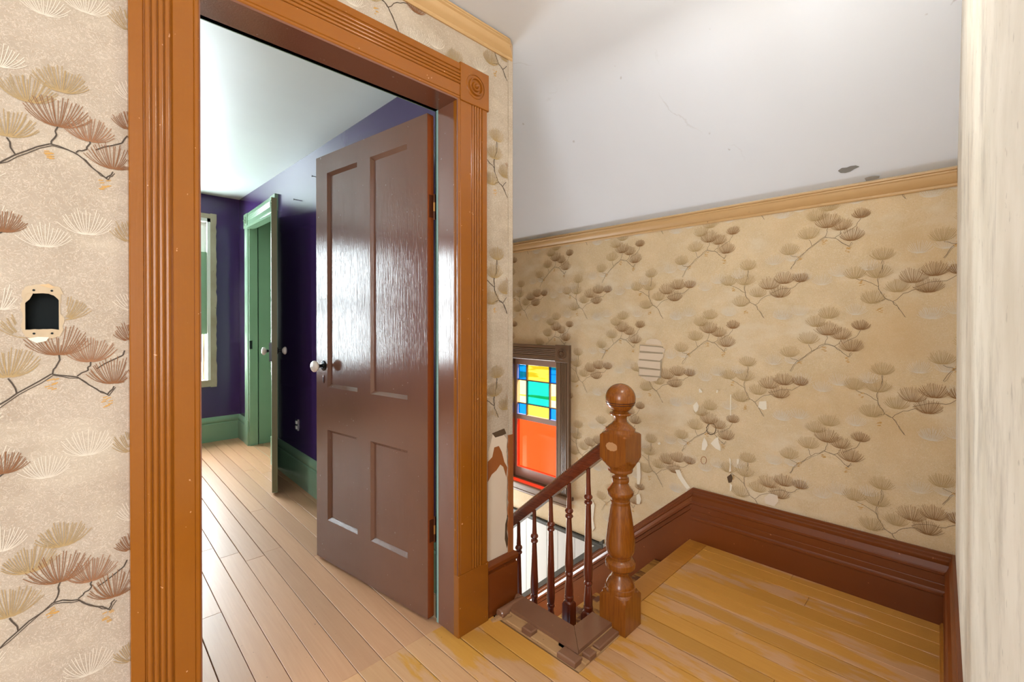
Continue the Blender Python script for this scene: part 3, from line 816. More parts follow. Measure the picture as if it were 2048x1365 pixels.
# stained glass stair window
w3o = empty('window_3'); struct(w3o); tag(w3o, 'small stair window with red lower pane and coloured glass squares above', 'window')
OUT = Vector((-1, 0, 0)); RT = Vector((0, -1, 0))
def casing_far(y0, wd, z0, z1, mirror):
    p = reed_profile(wd, mirror, depth=.022, flat1=.022, reed_w=.012); m = MB()
    m.loft([[(X2 - d, y0 + a, z0) for a, d in p], [(X2 - d, y0 + a, z1) for a, d in p]])
    m.build('casing_board', M['win_casing'], w3o, True, 30)
casing_far(WY0 - .117, .117, -.02, .922, False); casing_far(WY1, .117, -.02, .922, True)
p = reed_profile(.112, True, depth=.022, flat1=.022, reed_w=.012); m = MB()
m.loft([[(X2 - d, WY0, .922 + a) for a, d in p], [(X2 - d, WY1, .922 + a) for a, d in p]]); m.build('casing_board', M['win_casing'], w3o, True, 30)
for yc in (WY0 - .0585, WY1 + .0585):
    corner_block(Vector((X2, yc, .980)), .121, w3o, M['win_casing'], OUT, RT, th=.027)
# inner jambs, stool, apron
for a, b in ((WY0 - .001, WY0 + .012), (WY1 - .012, WY1 + .001)):
    m = MB(); m.box(X2 - .004, X2 + .092, a, b, WZ0, WZ1); m.build('inner_jamb', M['win_casing'], w3o)
m = MB(); m.box(X2 - .004, X2 + .092, WY0, WY1, WZ1 - .012, WZ1 + .001); m.build('inner_jamb', M['win_casing'], w3o)
m = MB(); m.sweep([(-.092, -.022), (.040, -.022), (.046, -.016), (.048, -.011), (.046, -.005), (.040, 0), (-.092, 0)], (X2, WY0 - .14, .0), (X2, WY1 + .14, .0), (-1, 0, 0))
m.build('stool', M['win_casing'], w3o, True)
m = MB(); m.sweep([(0, -.085), (.014, -.085), (.018, -.078), (.018, -.070), (.014, -.066), (.016, -.022), (0, -.022)], (X2, WY0 - .11, 0), (X2, WY1 + .11, 0), (-1, 0, 0)); m.build('apron', M['win_casing'], w3o, True)
# sashes
sx0, sx1 = X2 + .050, X2 + .082
ga, gb = WY0 + .030, WY1 - .030
def bar(y0, y1, z0, z1, nm, mat, a=sx0, b=sx1):
    m = MB(); m.box(a, b, y0, y1, z0, z1); return m.build(nm, mat, w3o)
for y0, y1 in ((WY0 + .012, ga), (gb, WY1 - .012)):
    bar(y0, y1, .0, WZ1 - .012, 'stile', M['sash'])
bar(ga, gb, .872, WZ1 - .012, 'rail', M['sash']); bar(ga, gb, .446, .484, 'meeting_rail', M['sash']); bar(ga, gb, .0, .074, 'rail', M['sash'])
gx = X2 + .066
def pane(y0, y1, z0, z1, mat):
    m = MB(); m.box(gx - .002, gx + .002, y0, y1, z0, z1); m.build('pane', mat, w3o)
ys = [ga, ga + .095, gb - .095, gb]; zs = [.484, .570, .752, .872]
for i in range(3):
    for j in range(3):
        g = M['glass_teal'] if i == 1 and j == 1 else M['glass_blue'] if i != 1 and j != 1 else M['glass_yellow'] if i == 1 else M['glass_cream']
        pane(ys[i] + .003, ys[i + 1] - .003, zs[j] + .003, zs[j + 1] - .003, g)
for yv in ys[1:3]: bar(yv - .004, yv + .004, .484, .872, 'glazing_bar', M['lead'], gx - .010, gx + .008)
for zv in zs[1:3]: bar(ga, gb, zv - .004, zv + .004, 'glazing_bar', M['lead'], gx - .009, gx + .007)
pane(ga, gb, .074, .446, M['glass_red'])

# ================================================================== STAIRS
st = empty('staircase', (0, 0, 0)); struct(st); tag(st, 'worn wooden stairs going down behind the railing', 'stairs')
for k in range(1, 11):
    zt_ = -RISE * k; y0 = STAIR_Y - .02 + RUN * (k - 1)
    m = MB(); m.sweep([(0, -.026), (RUN + .018, -.026), (RUN + .028, -.018), (RUN + .030, -.010), (RUN + .026, -.002), (RUN + .018, 0), (0, 0)], (1.395, y0, zt_), (X2 - .021, y0, zt_), (0, 1, 0))
    o = m.build('tread', M['tread'], st, True); 
    m = MB(); m.box(1.395, X2 - .021, y0 - .002, y0 + .016, zt_, zt_ + RISE - .024); m.build('riser', M['base_x'], st)
m = MB(); m.box(1.3, X2 + .1, 3.0, 3.35, -2.1, -2.05); m.build('lower_floor', M['tread'], st)

# railing: newel, handrail, balusters
rl = empty('stair_railing', (1.578, .97, 0)); tag(rl, 'varnished wooden stair railing with turned newel post and ball finial', 'railing')
def at_rail(o): o.location = (-1.578, -.97, 0); return o
NX, NY = 1.578, .970
ball = [(.899 + .058 * math.sin(t), .0588 * math.cos(t)) for t in [math.radians(a) for a in range(90, -80, -10)]]
prof = [(0, .09), (.112, .09), (.124, .083), (.134, .070), (.139, .061), (.141, .0585), (.152, .0595), (.158, .0585), (.160, .055), (.168, .0535), (.182, .046), (.196, .035), (.206, .0325), (.216, .036), (.224, .045), (.228, .052), (.234, .057), (.244, .0585), (.254, .058), (.262, .053), (.268, .045), (.270, .042), (.278, .043), (.282, .047), (.292, .053), (.305, .0565), (.325, .0575), (.345, .0565), (.400, .0500), (.450, .0425), (.482, .0372), (.484, .038), (.492, .0385), (.496, .036), (.501, .037), (.508, .041), (.517, .049), (.524, .0515), (.532, .0505), (.545, .040), (.558, .032), (.566, .0295), (.568, .033), (.576, .034), (.584, .033), (.587, .028), (.594, .0262), (.602, .030), (.609, .046), (.614, .0485), (.622, .048), (.630, .053), (.640, .060), (.652, .072), (.664, .0815), (.668, .09), (.752, .09), (.756, .0815), (.762, .072), (.766, .060), (.768, .0575), (.780, .0575), (.783, .052), (.790, .046), (.798, .034), (.808, .0255), (.822, .0245), (.830, .028), (.833, .040), (.838, .043), (.842, .042), (.844, .034)]
prof += [(h, r) for h, r in ball[::-1] if h > .848] 
prof += [(.9575, .0005)]
m = MB(); m.lathe(prof, (NX, NY, 0), 64, half=.058)
nw = at_rail(m.build('newel_post', M['newel'], rl, True, 28))
nw['label'] = 'turned amber newel post with ball top'
for hz in (.884, .8755):
    m = MB(); rr = math.sqrt(max(0, .0588 ** 2 - (hz - .899) ** 2)) + .0006
    m.lathe([(hz - .0012, rr - .004), (hz - .0012, rr), (hz + .0012, rr), (hz + .0012, rr - .004)], (NX, NY, 0), 40)
    m.build('groove', M['groove'], nw, True)
m = MB(); n = 22
ov = [(NY + .004 + .026 * math.cos(2 * math.pi * i / n) * (1 + .06 * math.sin(5 * i)), .716 + .0165 * math.sin(2 * math.pi * i / n) * (1 + .08 * math.cos(3 * i))) for i in range(n)]
m.loft([[(NX - .0575, y, z) for y, z in ov], [(NX - .0586, y, z) for y, z in ov]])
m.build('bare_oval', M['worn_oval'], nw)
# handrail
RZ0, RS = .697, -.872
def rail_z(y): return RZ0 + RS * (y - 1.028)
m = MB()
sec = [(-.026, -.026), (.026, -.026), (.030, -.018), (.029, -.010), (.032, .0), (.032, .010), (.027, .021), (.016, .029), (0, .032), (-.016, .029), (-.027, .021), (-.032, .010), (-.032, .0), (-.029, -.010), (-.030, -.018)]
m.loft([[(NX + a, y, rail_z(y) + h * 1.25) for a, h in sec] for y in (1.026, 2.9)])
hr = at_rail(m.build('handrail', M['rail'], rl, True, 40)); hr['label'] = 'dark rounded handrail sloping down from the newel'
BY = [1.124, 1.2255, 1.329, 1.430, 1.5325]
for k, by in enumerate(BY):
    step = 1 + int((by - (STAIR_Y - .02)) / RUN)
    zb0 = -RISE * step
    u_ = rail_z(by) - .030
    lo = zb0 + RISE      # local reference: landing-level of this step
    rg = rail_z(by) - .160
    base = zb0
    pr = [(base, .05), (base + .158, .05), (base + .165, .024), (base + .168, .0205), (base + .172, .018), (base + .180, .0205), (base + .190, .0195), (base + .194, .016), (base + .197, .0185),
          (base + .215, .0185), (base + .250, .0155), (base + .278, .0125), (base + .281, .016), (base + .287, .0175), (base + .294, .016), (base + .298, .013), (base + .303, .0165), (base + .325, .0182), (base + .350, .0182)]
    zz0 = base + .350
    for q in (.25, .5, .75): pr.append((zz0 + (rg - .020 - zz0) * q, .0182 - .0072 * q))
    pr += [(rg - .020, .0108), (rg - .017, .0155), (rg - .012, .0178), (rg - .006, .0155), (rg - .003, .0115), (rg + .001, .0112), (rg + .005, .0165), (rg + .011, .0185), (rg + .017, .0165), (rg + .022, .0115),
           (rg + .028, .0115), (rg + .07, .0095), (max(u_, rg + .09) + .012, .0078)]
    m = MB(); m.lathe(pr, (NX, by, 0), 24, half=.0215)
    at_rail(m.build('baluster', M['baluster'], rl, True, 28))

# broken curb around the stairwell edge
cu = empty('trim_7'); struct(cu); tag(cu, 'broken dark wooden curb along the stairwell edge', 'curb')
m = MB(); m.add([(1.305, .972, .018), (1.400, 1.064, .018), (1.400, 1.372, .018), (1.305, 1.31, .018), (1.305, .972, .032), (1.400, 1.064, .032), (1.400, 1.372, .032), (1.305, 1.31, .032)],
      [(0, 3, 2, 1), (4, 5, 6, 7), (0, 1, 5, 4), (1, 2, 6, 5), (2, 3, 7, 6), (3, 0, 4, 7)]); m.build('curb_board', M['curb'], cu)
m = MB(); m.add([(1.307, .972, .018), (1.522, .972, .018), (1.522, 1.064, .018), (1.402, 1.064, .018), (1.307, .972, .032), (1.522, .972, .032), (1.522, 1.064, .032), (1.402, 1.064, .032)],
      [(0, 3, 2, 1), (4, 5, 6, 7), (0, 1, 5, 4), (1, 2, 6, 5), (2, 3, 7, 6), (3, 0, 4, 7)]); m.build('curb_board', M['curb'], cu)
m = MB(); m.box(1.302, 1.40, .972, 1.36, -.02, .0175); m.box(1.302, 1.53, .970, 1.06, -.02, .0175); m.build('support_strip', M['raw_strip'], cu)
m = MB(); m.box(1.385, 1.402, 1.06, 1.40, -.20, .017); m.build('fascia', M['base_y'], cu)
m = MB(); m.box(1.385, 1.52, 1.048, 1.064, -.20, .017); m.build('fascia', M['base_x'], cu)
# remaining blocks of the lost moulding
for (x0, x1, y0, y1, h) in ((1.268, 1.306, 1.165, 1.215, .022), (1.262, 1.306, .955, 1.035, .020), (1.325, 1.365, .936, .972, .020), (1.39, 1.52, .940, .972, .015)):
    m = MB(); m.cbox(x0, x1, y0, y1, -.001, h, .004); m.build('block', M['curb'], cu)
for (x0, x1, y0, y1, h) in ((1.264, 1.306, 1.035, 1.165, .009), (1.264, 1.306, 1.215, 1.30, .010), (1.30, 1.325, .936, .972, .007), (1.365, 1.39, .936, .972, .008)):
    m = MB(); m.cbox(x0, x1, y0, y1, -.001, h, .003); m.build('raw_strip', M['raw_strip'], cu)
m = MB()
rr = []
for x in (1.262, 1.266, 1.395, 1.399):
    s_ = .019 if x in (1.266, 1.395) else .015
    rr.append([(x, 1.335 + s_ * math.cos(2 * math.pi * i / 14) * 1.1, .016 + s_ * math.sin(2 * math.pi * i / 14)) for i in range(14)])
m.loft(rr); m.build('round_moulding', M['curb'], cu, True)
# ragged splinters at the wall foot
for k in range(7):
    x = 1.225 + .012 * k; y = 1.335 - .004 * k
    m = MB(); m.prism([(x, y), (x + .016, y - .008), (x + .020, y + .010), (x + .004, y + .014)], 0, .006 + .003 * (k % 3)); m.build('splinter', M['raw_strip'], cu)

# beadboard dado below the window
ed = [2.62, 2.53, 2.43, 2.332, 2.232, 2.131, 2.029, 1.955, 1.881, 1.78, 1.68, 1.60]
def sk_top(y): return zA - SLP * (y - yA)
capz = -.232
for y1_, y0_ in zip(ed, ed[1:]):
    a, b = y0_ + .0018, y1_ - .0018
    za, zb_ = max(sk_top(a) + .0, -2.0), sk_top(b)
    if sk_top(b) > capz: continue
    za = min(za, capz - .004)
    q = [(a, za), (b, zb_), (b, capz), (a, capz)]
    m = MB(); m.loft([[(X2 - .001, y, z) for y, z in q], [(X2 - .011, y, z) for y, z in q]]); m.build('bead_board', M['bead_white'], wall_far)
m = MB(); m.sweep([(0, -.030), (.018, -.030), (.020, -.024), (.020, -.006), (.014, 0), (0, 0)], (X2, 1.655, capz), (X2, 2.64, capz), (-1, 0, 0)); m.build('dado_cap', M['bead_dark'], wall_far)
m = MB(); m.sweep([(0, 0), (.016, 0), (.016, .040), (0, .040)], (X2, 1.655, sk_top(1.655)), (X2, 2.64, sk_top(2.64)), (-1, 0, 0)); m.build('dado_rail', M['bead_dark'], wall_far)

# ================================================================== WALLPAPER PRINT
MATS = [M['needle_brown'], M['needle_russet'], M['needle_tan'], M['needle_pale'], M['twig'], M['cone']]
LAYER = [0]
def stroke(polyl, quads, w, mi):
    """polyline -> thin ribbons as quads in (a,b)"""
    LAYER[0] += 1
    for (p, q) in zip(polyl, polyl[1:]):
        dx, dy = q[0] - p[0], q[1] - p[1]; L = math.hypot(dx, dy) or 1e-6
        nx, ny = -dy / L * w / 2, dx / L * w / 2
        quads.append(([(p[0] - nx, p[1] - ny), (q[0] - nx, q[1] - ny), (q[0] + nx, q[1] + ny), (p[0] + nx, p[1] + ny)], mi, LAYER[0]))
def tuft(c, R, mi, quads, rng, n=25, w=.0013, lean=0.0):
    for k in range(n):
        s = -1 + 2 * k / (n - 1); s += rng.uniform(-.03, .03)
        ph = s * 1.35
        e = rng.uniform(.88, 1.08)
        P0 = (c[0] + R * .13 * s, c[1]); P1 = (c[0] + R * .58 * s, c[1] + R * .14 * (1 - abs(s)) + R * .05)
        P2 = (c[0] + R * (.92 * math.sin(ph) + lean * .2) * e, c[1] + R * (1.10 - .66 * abs(s) ** 2.2) * e)
        pts = []
        for j in range(5):
            t = j / 4
            pts.append(((1 - t) ** 2 * P0[0] + 2 * t * (1 - t) * P1[0] + t * t * P2[0], (1 - t) ** 2 * P0[1] + 2 * t * (1 - t) * P1[1] + t * t * P2[1]))
        stroke(pts, quads, w, mi)
def jag(pts, rng, a=.003):
    out = [pts[0]]
    for p, q in zip(pts, pts[1:]):
        for t in (.33, .66): out.append((p[0] + (q[0] - p[0]) * t + rng.uniform(-a, a), p[1] + (q[1] - p[1]) * t + rng.uniform(-a, a)))
        out.append(q)
    return out
SPRIG_A = dict(tufts=[(-.153, -.072, .042, 2), (-.074, -.006, .045, 2), (-.044, .074, .042, 2), (.005, .112, .042, 2), (0, .036, .050, 0), (.050, .018, .042, 1), (.089, -.034, .046, 0), (.123, .062, .034, 0)],
    twigs=[[(-.150, -.140), (-.128, -.100), (-.105, -.078), (-.062, -.040), (-.012, -.004), (.028, -.014), (.060, -.044), (.078, -.058), (.089, -.040)],
           [(-.010, -.004), (-.002, .018), (0, .036)], [(-.062, -.040), (-.074, -.008)], [(-.115, -.088), (-.150, -.075)], [(.028, -.012), (.046, .000), (.050, .018)], [(.060, .002), (.105, .030), (.122, .062)]],
    cones=[(-.012, -.026), (-.112, -.090), (.076, -.074)],
    pales=[(-.10, -.200, .050), (.045, -.190, .05), (-.02, -.225, .045), (.15, -.17, .042), (-.19, .11, .042)])
SPRIG_B = dict(tufts=[(-.098, .134, .042, 2), (-.193, .060, .042, 2), (-.112, .058, .046, 2), (-.131, -.052, .045, 2), (-.050, -.006, .042, 2), (0, .030, .048, 1), (.066, .054, .046, 0), (.135, .058, .034, 0), (.047, -.012, .046, 0)],
    twigs=[[(-.025, -.110), (-.045, -.075), (-.064, -.045), (-.090, -.030), (-.112, .010), (-.116, .050), (-.100, .095), (-.098, .134)], [(-.112, .020), (-.150, .045), (-.192, .062)],
           [(-.064, -.045), (-.030, -.012), (.010, .004), (.047, -.010)], [(.000, .010), (.050, .030), (.100, .032), (.134, .058)], [(-.088, -.032), (-.13, -.050)]],
    cones=[(-.170, .040), (-.107, -.078)],
    pales=[(.06, -.120, .05), (.13, -.10, .045), (-.19, -.10, .045), (.02, .150, .046), (.10, .160, .042)])
def print_sprig(parent, spec, a0, b0, to3d, ok, seed, tww=.0016, mats=None):
    rng = random.Random(seed); quads = []; LAYER[0] = 40 * (seed % 2)
    for a, b, R in spec['pales']: tuft((a0 + a, b0 + b), R, 3, quads, rng, 17, .0013)
    for tw in spec['twigs']:
        stroke(jag([(a0 + a, b0 + b) for a, b in tw], rng), quads, tww, 4)
    tw = spec['twigs'][0]
    stroke(jag([(a0 + a + .003, b0 + b - .003) for a, b in tw], rng), quads, tww * .6, 4)
    for a, b in spec['cones']:
        for k in range(9):
            x = a0 + a + rng.uniform(-.008, .008); y = b0 + b + rng.uniform(-.012, .012)
            stroke([(x - .004, y - .001), (x + .004, y + .001)], quads, .0022, 5)
    for a, b, R, mi in spec['tufts']:
        tuft((a0 + a, b0 + b), R * 1.15, mi, quads, rng)
    m = MB()
    for q, mi, ly in quads:
        if all(ok(*p) for p in q): m.add([to3d(*p, ly * 4e-6) for p in q], [(0, 1, 2, 3)], mi)
    if m.v: m.build('pine_sprig', mats or MATS, parent, recalc=False)
MATS_F = [M['far_brown'], M['far_russet'], M['far_tan']] + MATS[3:]
MATS_L = MATS[:4] + [M['twig_dark'], M['cone']]
EPS = .0005
def to_left(a, b, d=0): return (a, Y1 - EPS - d, b)
def ok_left(a, b):
    if not (-2.1 < a < XC - .027 and .2 < b < 2.36): return False
    if .12 < a < 1.22 and b < 2.18: return False
    if hx0 - .008 < a < hx1 + .008 and hz0 - .012 < b < hz1 + .015: return False
    if a > 1.215 and b < .80: return False
    return True
def to_far(a, b, d=0): return (X2 - EPS - d, -a, b)
def ok_far(a, b):
    y = -a
    if not (.0 < y < 2.75 and -.2 < b < 1.79): return False
    if WY0 - .1 < y < WY1 + .1 and -.05 < b < 1.03: return False
    return True
sd = 0
HR, VR = .535, .4915
for c in range(-1, 4):
    for r in range(-1, 4):
        sd += 1
        xa_ = .003 + HR * c; za_ = 1.093 + VR * (r - 1)
        if -.45 < xa_ < 1.75: print_sprig(wall_left, SPRIG_A, xa_, za_, to_left, ok_left, sd, .0027, MATS_L)
        xb_ = .003 - .215 + HR * c; zb_ = 1.093 + VR * (r - 1) + .232
        if -.5 < xb_ < 1.75: print_sprig(wall_left, SPRIG_B, xb_, zb_, to_left, ok_left, sd + 500, .0027, MATS_L)
for c in range(-1, 5):
    for r in range(-1, 4):
        sd += 1
        print_sprig(wall_far, SPRIG_A, -(.452 + HR * c), 1.104 + VR * (r - 1), to_far, ok_far, sd, .0016, MATS_F)
        print_sprig(wall_far, SPRIG_B, -(.158 + HR * c), 1.332 + VR * (r - 1), to_far, ok_far, sd + 900, .0016, MATS_F)

# ================================================================== WALL DAMAGE
def far_pt(px, py):
    u = (px - 1024) / 910; y = X2 * (1 - u) / (1 + u); dep = (X2 + y) * math.sqrt(.5)
    return Vector((X2 - .0006, y, 1.2 - (py - 645) * dep / 910))
def left_pt(px, py):
    u = (px - 1024) / 910; x = Y1 * (1 + u) / (1 - u); dep = (Y1 + x) * math.sqrt(.5)
    return Vector((x, Y1 - .0006, 1.2 - (py - 645) * dep / 910))
def far_flake(pts, mat, nm='torn_patch', th=.0024): patch_mesh(nm, [far_pt(*p) for p in pts], (-1, 0, 0), mat, wall_far, th)
def left_flake(pts, mat, nm='torn_patch', th=.001): patch_mesh(nm, [left_pt(*p) for p in pts], (0, -1, 0), mat, wall_left, th)
far_flake([(1387, 812), (1394, 804), (1398, 812), (1396, 822), (1392, 826), (1388, 820)], M['torn_white'])
far_flake([(1519, 804), (1533, 803), (1534, 819), (1527, 821), (1517, 815)], M['torn_white'])
far_flake([(1405, 888), (1409, 876), (1414, 884), (1416, 892), (1411, 902), (1404, 901)], M['torn_white'])
far_flake([(1422, 888), (1431, 878), (1437, 875), (1438, 886), (1442, 896), (1442, 903), (1432, 898)], M['torn_white'])
far_flake([(1351, 941), (1360, 941), (1366, 955), (1373, 966), (1381, 977), (1375, 980), (1364, 966), (1357, 955)], M['torn_white'])
far_flake([(1274, 925), (1281, 927), (1282, 955), (1280, 970), (1275, 970)], M['torn_white'])
far_flake([(1274, 991), (1280, 989), (1283, 1001), (1280, 1010), (1274, 1009)], M['torn_white'])
far_flake([(1459, 917), (1462, 920), (1463, 944), (1459, 945), (1461, 930)], M['torn_white'])
far_flake([(1461, 968), (1465, 972), (1464, 982), (1461, 984)], M['torn_white'])
far_flake([(1475, 919), (1479, 920), (1478, 928), (1475, 931)], M['torn_white'])
far_flake([(1455, 955), (1463, 949), (1466, 957), (1464, 966), (1458, 967)], M['dark_crumble'])
far_flake([(1398, 779), (1400, 778), (1405, 784), (1404, 786), (1399, 786)], M['torn_white'])
far_flake([(1434, 781), (1437, 782), (1435, 787), (1433, 786)], M['torn_white'])
far_flake([(1461, 790), (1462.5, 790), (1462.5, 832), (1461, 832)], M['torn_white'])
far_flake([(1316, 887), (1320, 885), (1322, 889), (1318, 891)], M['torn_white'])
far_flake([(1530, 996), (1540, 988), (1556, 992), (1558, 1004), (1550, 1014), (1532, 1009)], M['bare_plaster'])
far_flake([(1176, 1030), (1184, 1000), (1190, 1012), (1187, 1040), (1190, 1058), (1186, 1064)], M['torn_white'])
# dry rings left by old plugs
def ring(cx, cy, rx, ry, w, mat, f, parent):
    n = 24
    outer = [f(cx + rx * math.cos(2 * math.pi * i / n) * (1 + .1 * math.sin(3 * i)), cy + ry * math.sin(2 * math.pi * i / n)) for i in range(n)]
    inner = [f(cx + (rx - w) * math.cos(2 * math.pi * i / n) * (1 + .1 * math.sin(3 * i)), cy + (ry - w) * math.sin(2 * math.pi * i / n)) for i in range(n)]
    m = MB(); m.add([tuple(p) for p in outer + inner], [(i, (i + 1) % n, n + (i + 1) % n, n + i) for i in range(n)])
    m.build('plug_ring', mat, parent, recalc=False)
ring(1423, 859, 10, 12, 1.6, M['dark_crumble'], far_pt, wall_far)
ring(1408, 922, 6, 8, 1.1, M['rust'], far_pt, wall_far)
# exposed lath patch: six plaster strips
strips = [[(1291, 689), (1294, 682), (1302, 678), (1314, 679), (1322, 684), (1324, 691)], [(1281, 692), (1325, 696), (1331, 699), (1329, 706), (1280, 702)],
          [(1279, 706), (1328, 709), (1327, 716), (1320, 722), (1277, 718)], [(1276, 721), (1321, 725), (1321, 739), (1277, 734)],
          [(1279, 738), (1321, 742), (1320, 753), (1279, 750)], [(1280, 753), (1318, 756), (1314, 762), (1302, 764), (1294, 762)]]
for s_ in strips: far_flake(s_, M['lath_fill'], 'plaster_strip', .0036)
far_flake([(1280, 690), (1326, 694), (1322, 757), (1278, 752)], M['raw'], 'lath_gap')

# torn paper and bare wood at the corner beside the casing
left_flake([(976, 905), (985, 870), (1000, 862), (1014, 880), (1012, 905), (1015, 940), (1012, 1000), (1014, 1050), (1022, 1100), (1022, 1120), (974, 1140)], M['bare_plaster'], 'bare_plaster')
left_flake([(975, 925), (984, 915), (988, 896), (997, 893), (1003, 905), (1008, 925), (1014, 936), (1012, 955), (1006, 935), (1000, 930), (992, 942), (983, 950), (975, 965)], M['rust'], 'bare_wood', .0016)
left_flake([(984, 868), (998, 862), (1008, 858), (1012, 868), (1004, 872), (990, 876)], M['dark_crumble'], 'crumbled_edge', .0014)
left_flake([(1010, 1050), (1015, 1030), (1013, 1065), (1016, 1085), (1013, 1098), (1009, 1080)], M['dark_crumble'], 'crumbled_edge', .0018)
zA_, zB_ = left_pt(1019, 870).z, left_pt(1019, 1108).z
m = MB(); rings = []
rng = random.Random(3)
for k in range(24):
    z = zB_ + (zA_ - zB_) * k / 23; j = rng.uniform(-.004, .004)
    rings.append([(XC - .030 + j, Y1 - .004, z), (XC - .028 + j, Y1 - .0078, z), (XC - .003, Y1 - .0085, z), (XC + .0055, Y1 - .002, z), (XC + .0055, Y1 + .01, z), (XC - .02, Y1 + .01, z)])
m.loft(rings); m.build('bare_corner', M['rust'], wall_left)

# cut-out for an old switch box
bx = empty('switch_box', ((hx0 + hx1) / 2, Y1, hz0)); tag(bx, 'empty dark switch box hole in the wallpaper left of the door', 'switch box')
def rel(o): o.location = -Vector(bx.location); return o
m = MB()
t_ = .002
m.box(hx0, hx0 + t_, Y1 + .002, Y1 + .06, hz0, hz1); m.box(hx1 - t_, hx1, Y1 + .002, Y1 + .06, hz0, hz1)
m.box(hx0, hx1, Y1 + .002, Y1 + .06, hz0, hz0 + t_); m.box(hx0, hx1, Y1 + .002, Y1 + .06, hz1 - t_, hz1); m.box(hx0, hx1, Y1 + .058, Y1 + .06, hz0, hz1)
rel(m.build('box_shell', M['dark_box'], bx))
def ears(z0, z1, top):
    pts = []
    n = 10
    lo = [(hx0 - .004 + (hx1 - hx0 + .010) * k / n, (z0 + rng.uniform(-.0015, .0015))) for k in range(n + 1)]
    hi = [(hx0 + .002 + (hx1 - hx0 - .002) * k / n, z1 + (.006 * math.sin(math.pi * k / n) if top else -.004 * math.sin(math.pi * k / n)) + rng.uniform(-.0015, .0015)) for k in range(n, -1, -1)]
    return lo + hi
for z0, z1, tp in ((hz1 - .004, hz1 + .010, True), (hz0 + .002, hz0 - .014, False)):
    pts = [Vector((a, Y1, b)) for a, b in ears(z0, z1, tp)]
    o = patch_mesh('plaster_rim', pts, (0, -1, 0), M['rim'], bx, .0018); rel(o)
    for xx in (hx0 + .014, hx1 - .012):
        s = MB(); s.lathe([(Y1 - .0026, .0022), (Y1 - .0016, .0022)], (xx, 0, (z0 + z1) / 2), 10, axis='y'); rel(s.build('screw_hole', M['dark_box'], bx))
for a, b, wd in ((hx0 - .010, hx0 + .001, 0), (hx1 - .001, hx1 + .011, 1)):
    n = 9
    if wd == 0: pts = [Vector((hx0 - .001 - rng.uniform(.0, .005), Y1, hz0 + (hz1 - hz0) * k / n)) for k in range(n + 1)] + [Vector((hx0 + .0015, Y1, hz1)), Vector((hx0 + .0015, Y1, hz0))]
    else: pts = [Vector((hx1 + .0005 + rng.uniform(.001, .007) * (k < 4), Y1, hz0 + (hz1 - hz0) * k / n)) for k in range(n + 1)] + [Vector((hx1 - .0015, Y1, hz1)), Vector((hx1 - .0015, Y1, hz0))]
    o = patch_mesh('plaster_rim', pts, (0, -1, 0), M['rim'], bx, .0012); rel(o)

for pts in ([(hx0 - .002, hz1 - .030), (hx0 + .003, hz1 - .022), (hx0 + .008, hz1 - .016), (hx0 + .012, hz1 - .006), (hx0 + .014, hz1 + .001), (hx0 - .003, hz1 + .002)],
            [(hx1 + .002, hz1 - .024), (hx1 - .003, hz1 - .014), (hx1 - .009, hz1 - .007), (hx1 - .018, hz1 - .003), (hx1 - .018, hz1 + .002), (hx1 + .002, hz1 + .002)]):
    rel(patch_mesh('plaster_flake', [Vector((a, Y1 + .001, b)) for a, b in pts], (0, -1, 0), M['rim'], bx, .0018))
rel(patch_mesh('torn_paper', [Vector((a, Y1, b)) for a, b in ((hx0 + .004, hz0 - .016), (hx0 + .020, hz0 - .013), (hx0 + .036, hz0 - .014), (hx0 + .032, hz0 - .022), (hx0 + .018, hz0 - .026), (hx0 + .012, hz0 - .022))], (0, -1, 0), M['torn_white'], bx, .0026))
rel(patch_mesh('torn_paper', [Vector((a, Y1, b)) for a, b in ((hx0 + .022, hz1 + .014), (hx0 + .036, hz1 + .018), (hx0 + .046, hz1 + .010), (hx0 + .040, hz1 + .008))], (0, -1, 0), M['crown'], bx, .0026))

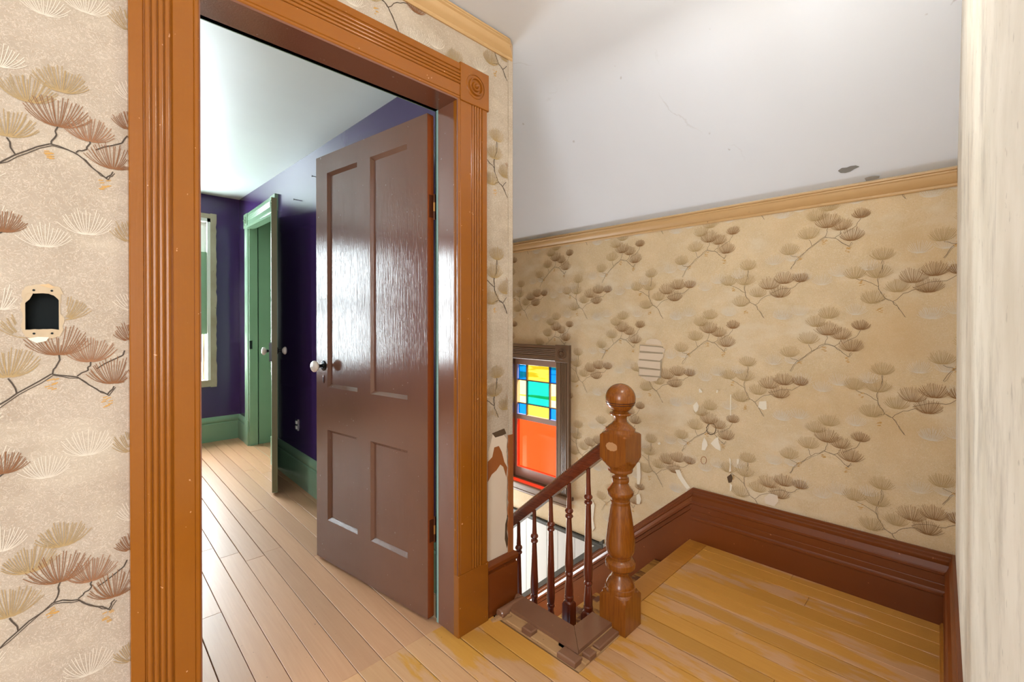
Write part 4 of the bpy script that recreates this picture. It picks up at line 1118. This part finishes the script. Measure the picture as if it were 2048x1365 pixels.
# ================================================================== SMALL THINGS IN THE BEDROOM
yo = 3.55
ou = empty('wall_outlet', (xb(yo), yo, .43)); ou.rotation_euler = (0, 0, math.atan(-.04)); tag(ou, 'small silver outlet bracket on the purple wall', 'outlet')
m = MB(); m.box(-.006, 0, -.022, .022, -.042, .042); m.build('plate', M['steel'], ou)
m = MB(); m.box(-.012, -.006, -.012, .012, .008, .030); m.box(-.012, -.006, -.012, .012, -.030, -.008); m.build('socket', M['white_wood'], ou)
for (px, py, lb) in ((596, 401, 'small dark nail high on the purple wall beside the closet'), (633, 355, 'small dark nail on the purple wall next to the brown door edge')):
    u = (px - 1024) / 910; r = (1 + u) / (1 - u); y = 1.131 / (r - .04); x_ = xb(y); dep = (x_ + y) * math.sqrt(.5); z = 1.2 - (py - 645) * dep / 910
    m = MB(); m.lathe([(-.030, .006), (-.026, .006), (-.025, .0025), (.004, .0025)], (0, 0, 0), 8, axis='x')
    o = m.build('nail', M['black_metal']); o.location = (x_, y, z); tag(o, lb, 'nail', 'nails in the purple wall')

# ================================================================== ADDED HALL LAMP (unseen, above the frame)
LX, LY = 1.12, .36
t = NT('frosted_globe'); t.b.inputs['Emission Color'].default_value = (1, .92, .80, 1); t.b.inputs['Emission Strength'].default_value = 80.0; t.col(lin(250, 240, 220)); M['globe'] = t.fin(.4)
lp = empty('added_pendant_lamp', (LX, LY, ZC)); tag(lp, 'added pendant lamp with frosted globe, lighting the hall from above the frame', 'lamp')
m = MB(); m.lathe([(0, .055), (-.012, .055), (-.022, .040), (-.030, .012)], (0, 0, 0), 28); m.build('canopy', M['brass'], lp, True)
m = MB(); m.lathe([(-.025, .004), (-.155, .004)], (0, 0, 0), 10); m.build('stem', M['brass'], lp, True)
m = MB(); m.lathe([(-.14, .030), (-.15, .034), (-.165, .034), (-.17, .030)], (0, 0, 0), 24); m.build('fitter', M['brass'], lp, True)
m = MB(); m.lathe([(-.165, .028)] + [(-.225 - .06 * math.sin(a), .062 * math.cos(a)) for a in [math.radians(q) for q in range(-60, 90, 15)]] + [(-.2855, .001)], (0, 0, 0), 28); g = m.build('globe', M['globe'], lp, True)

# ================================================================== OUTSIDE
m = MB(); m.box(2.7, 80, -50, 60, -3.3, -3.2)
gr = m.build('ground', M['ground']); struct(gr); tag(gr, 'lawn and paving outside the stair window', 'ground')
m = MB(); m.box(6, 19.5, -50, 60, -3.21, -3.17)
pv = m.build('driveway', M['paving']); struct(pv); tag(pv, 'pale paved yard below the stair window', 'driveway')
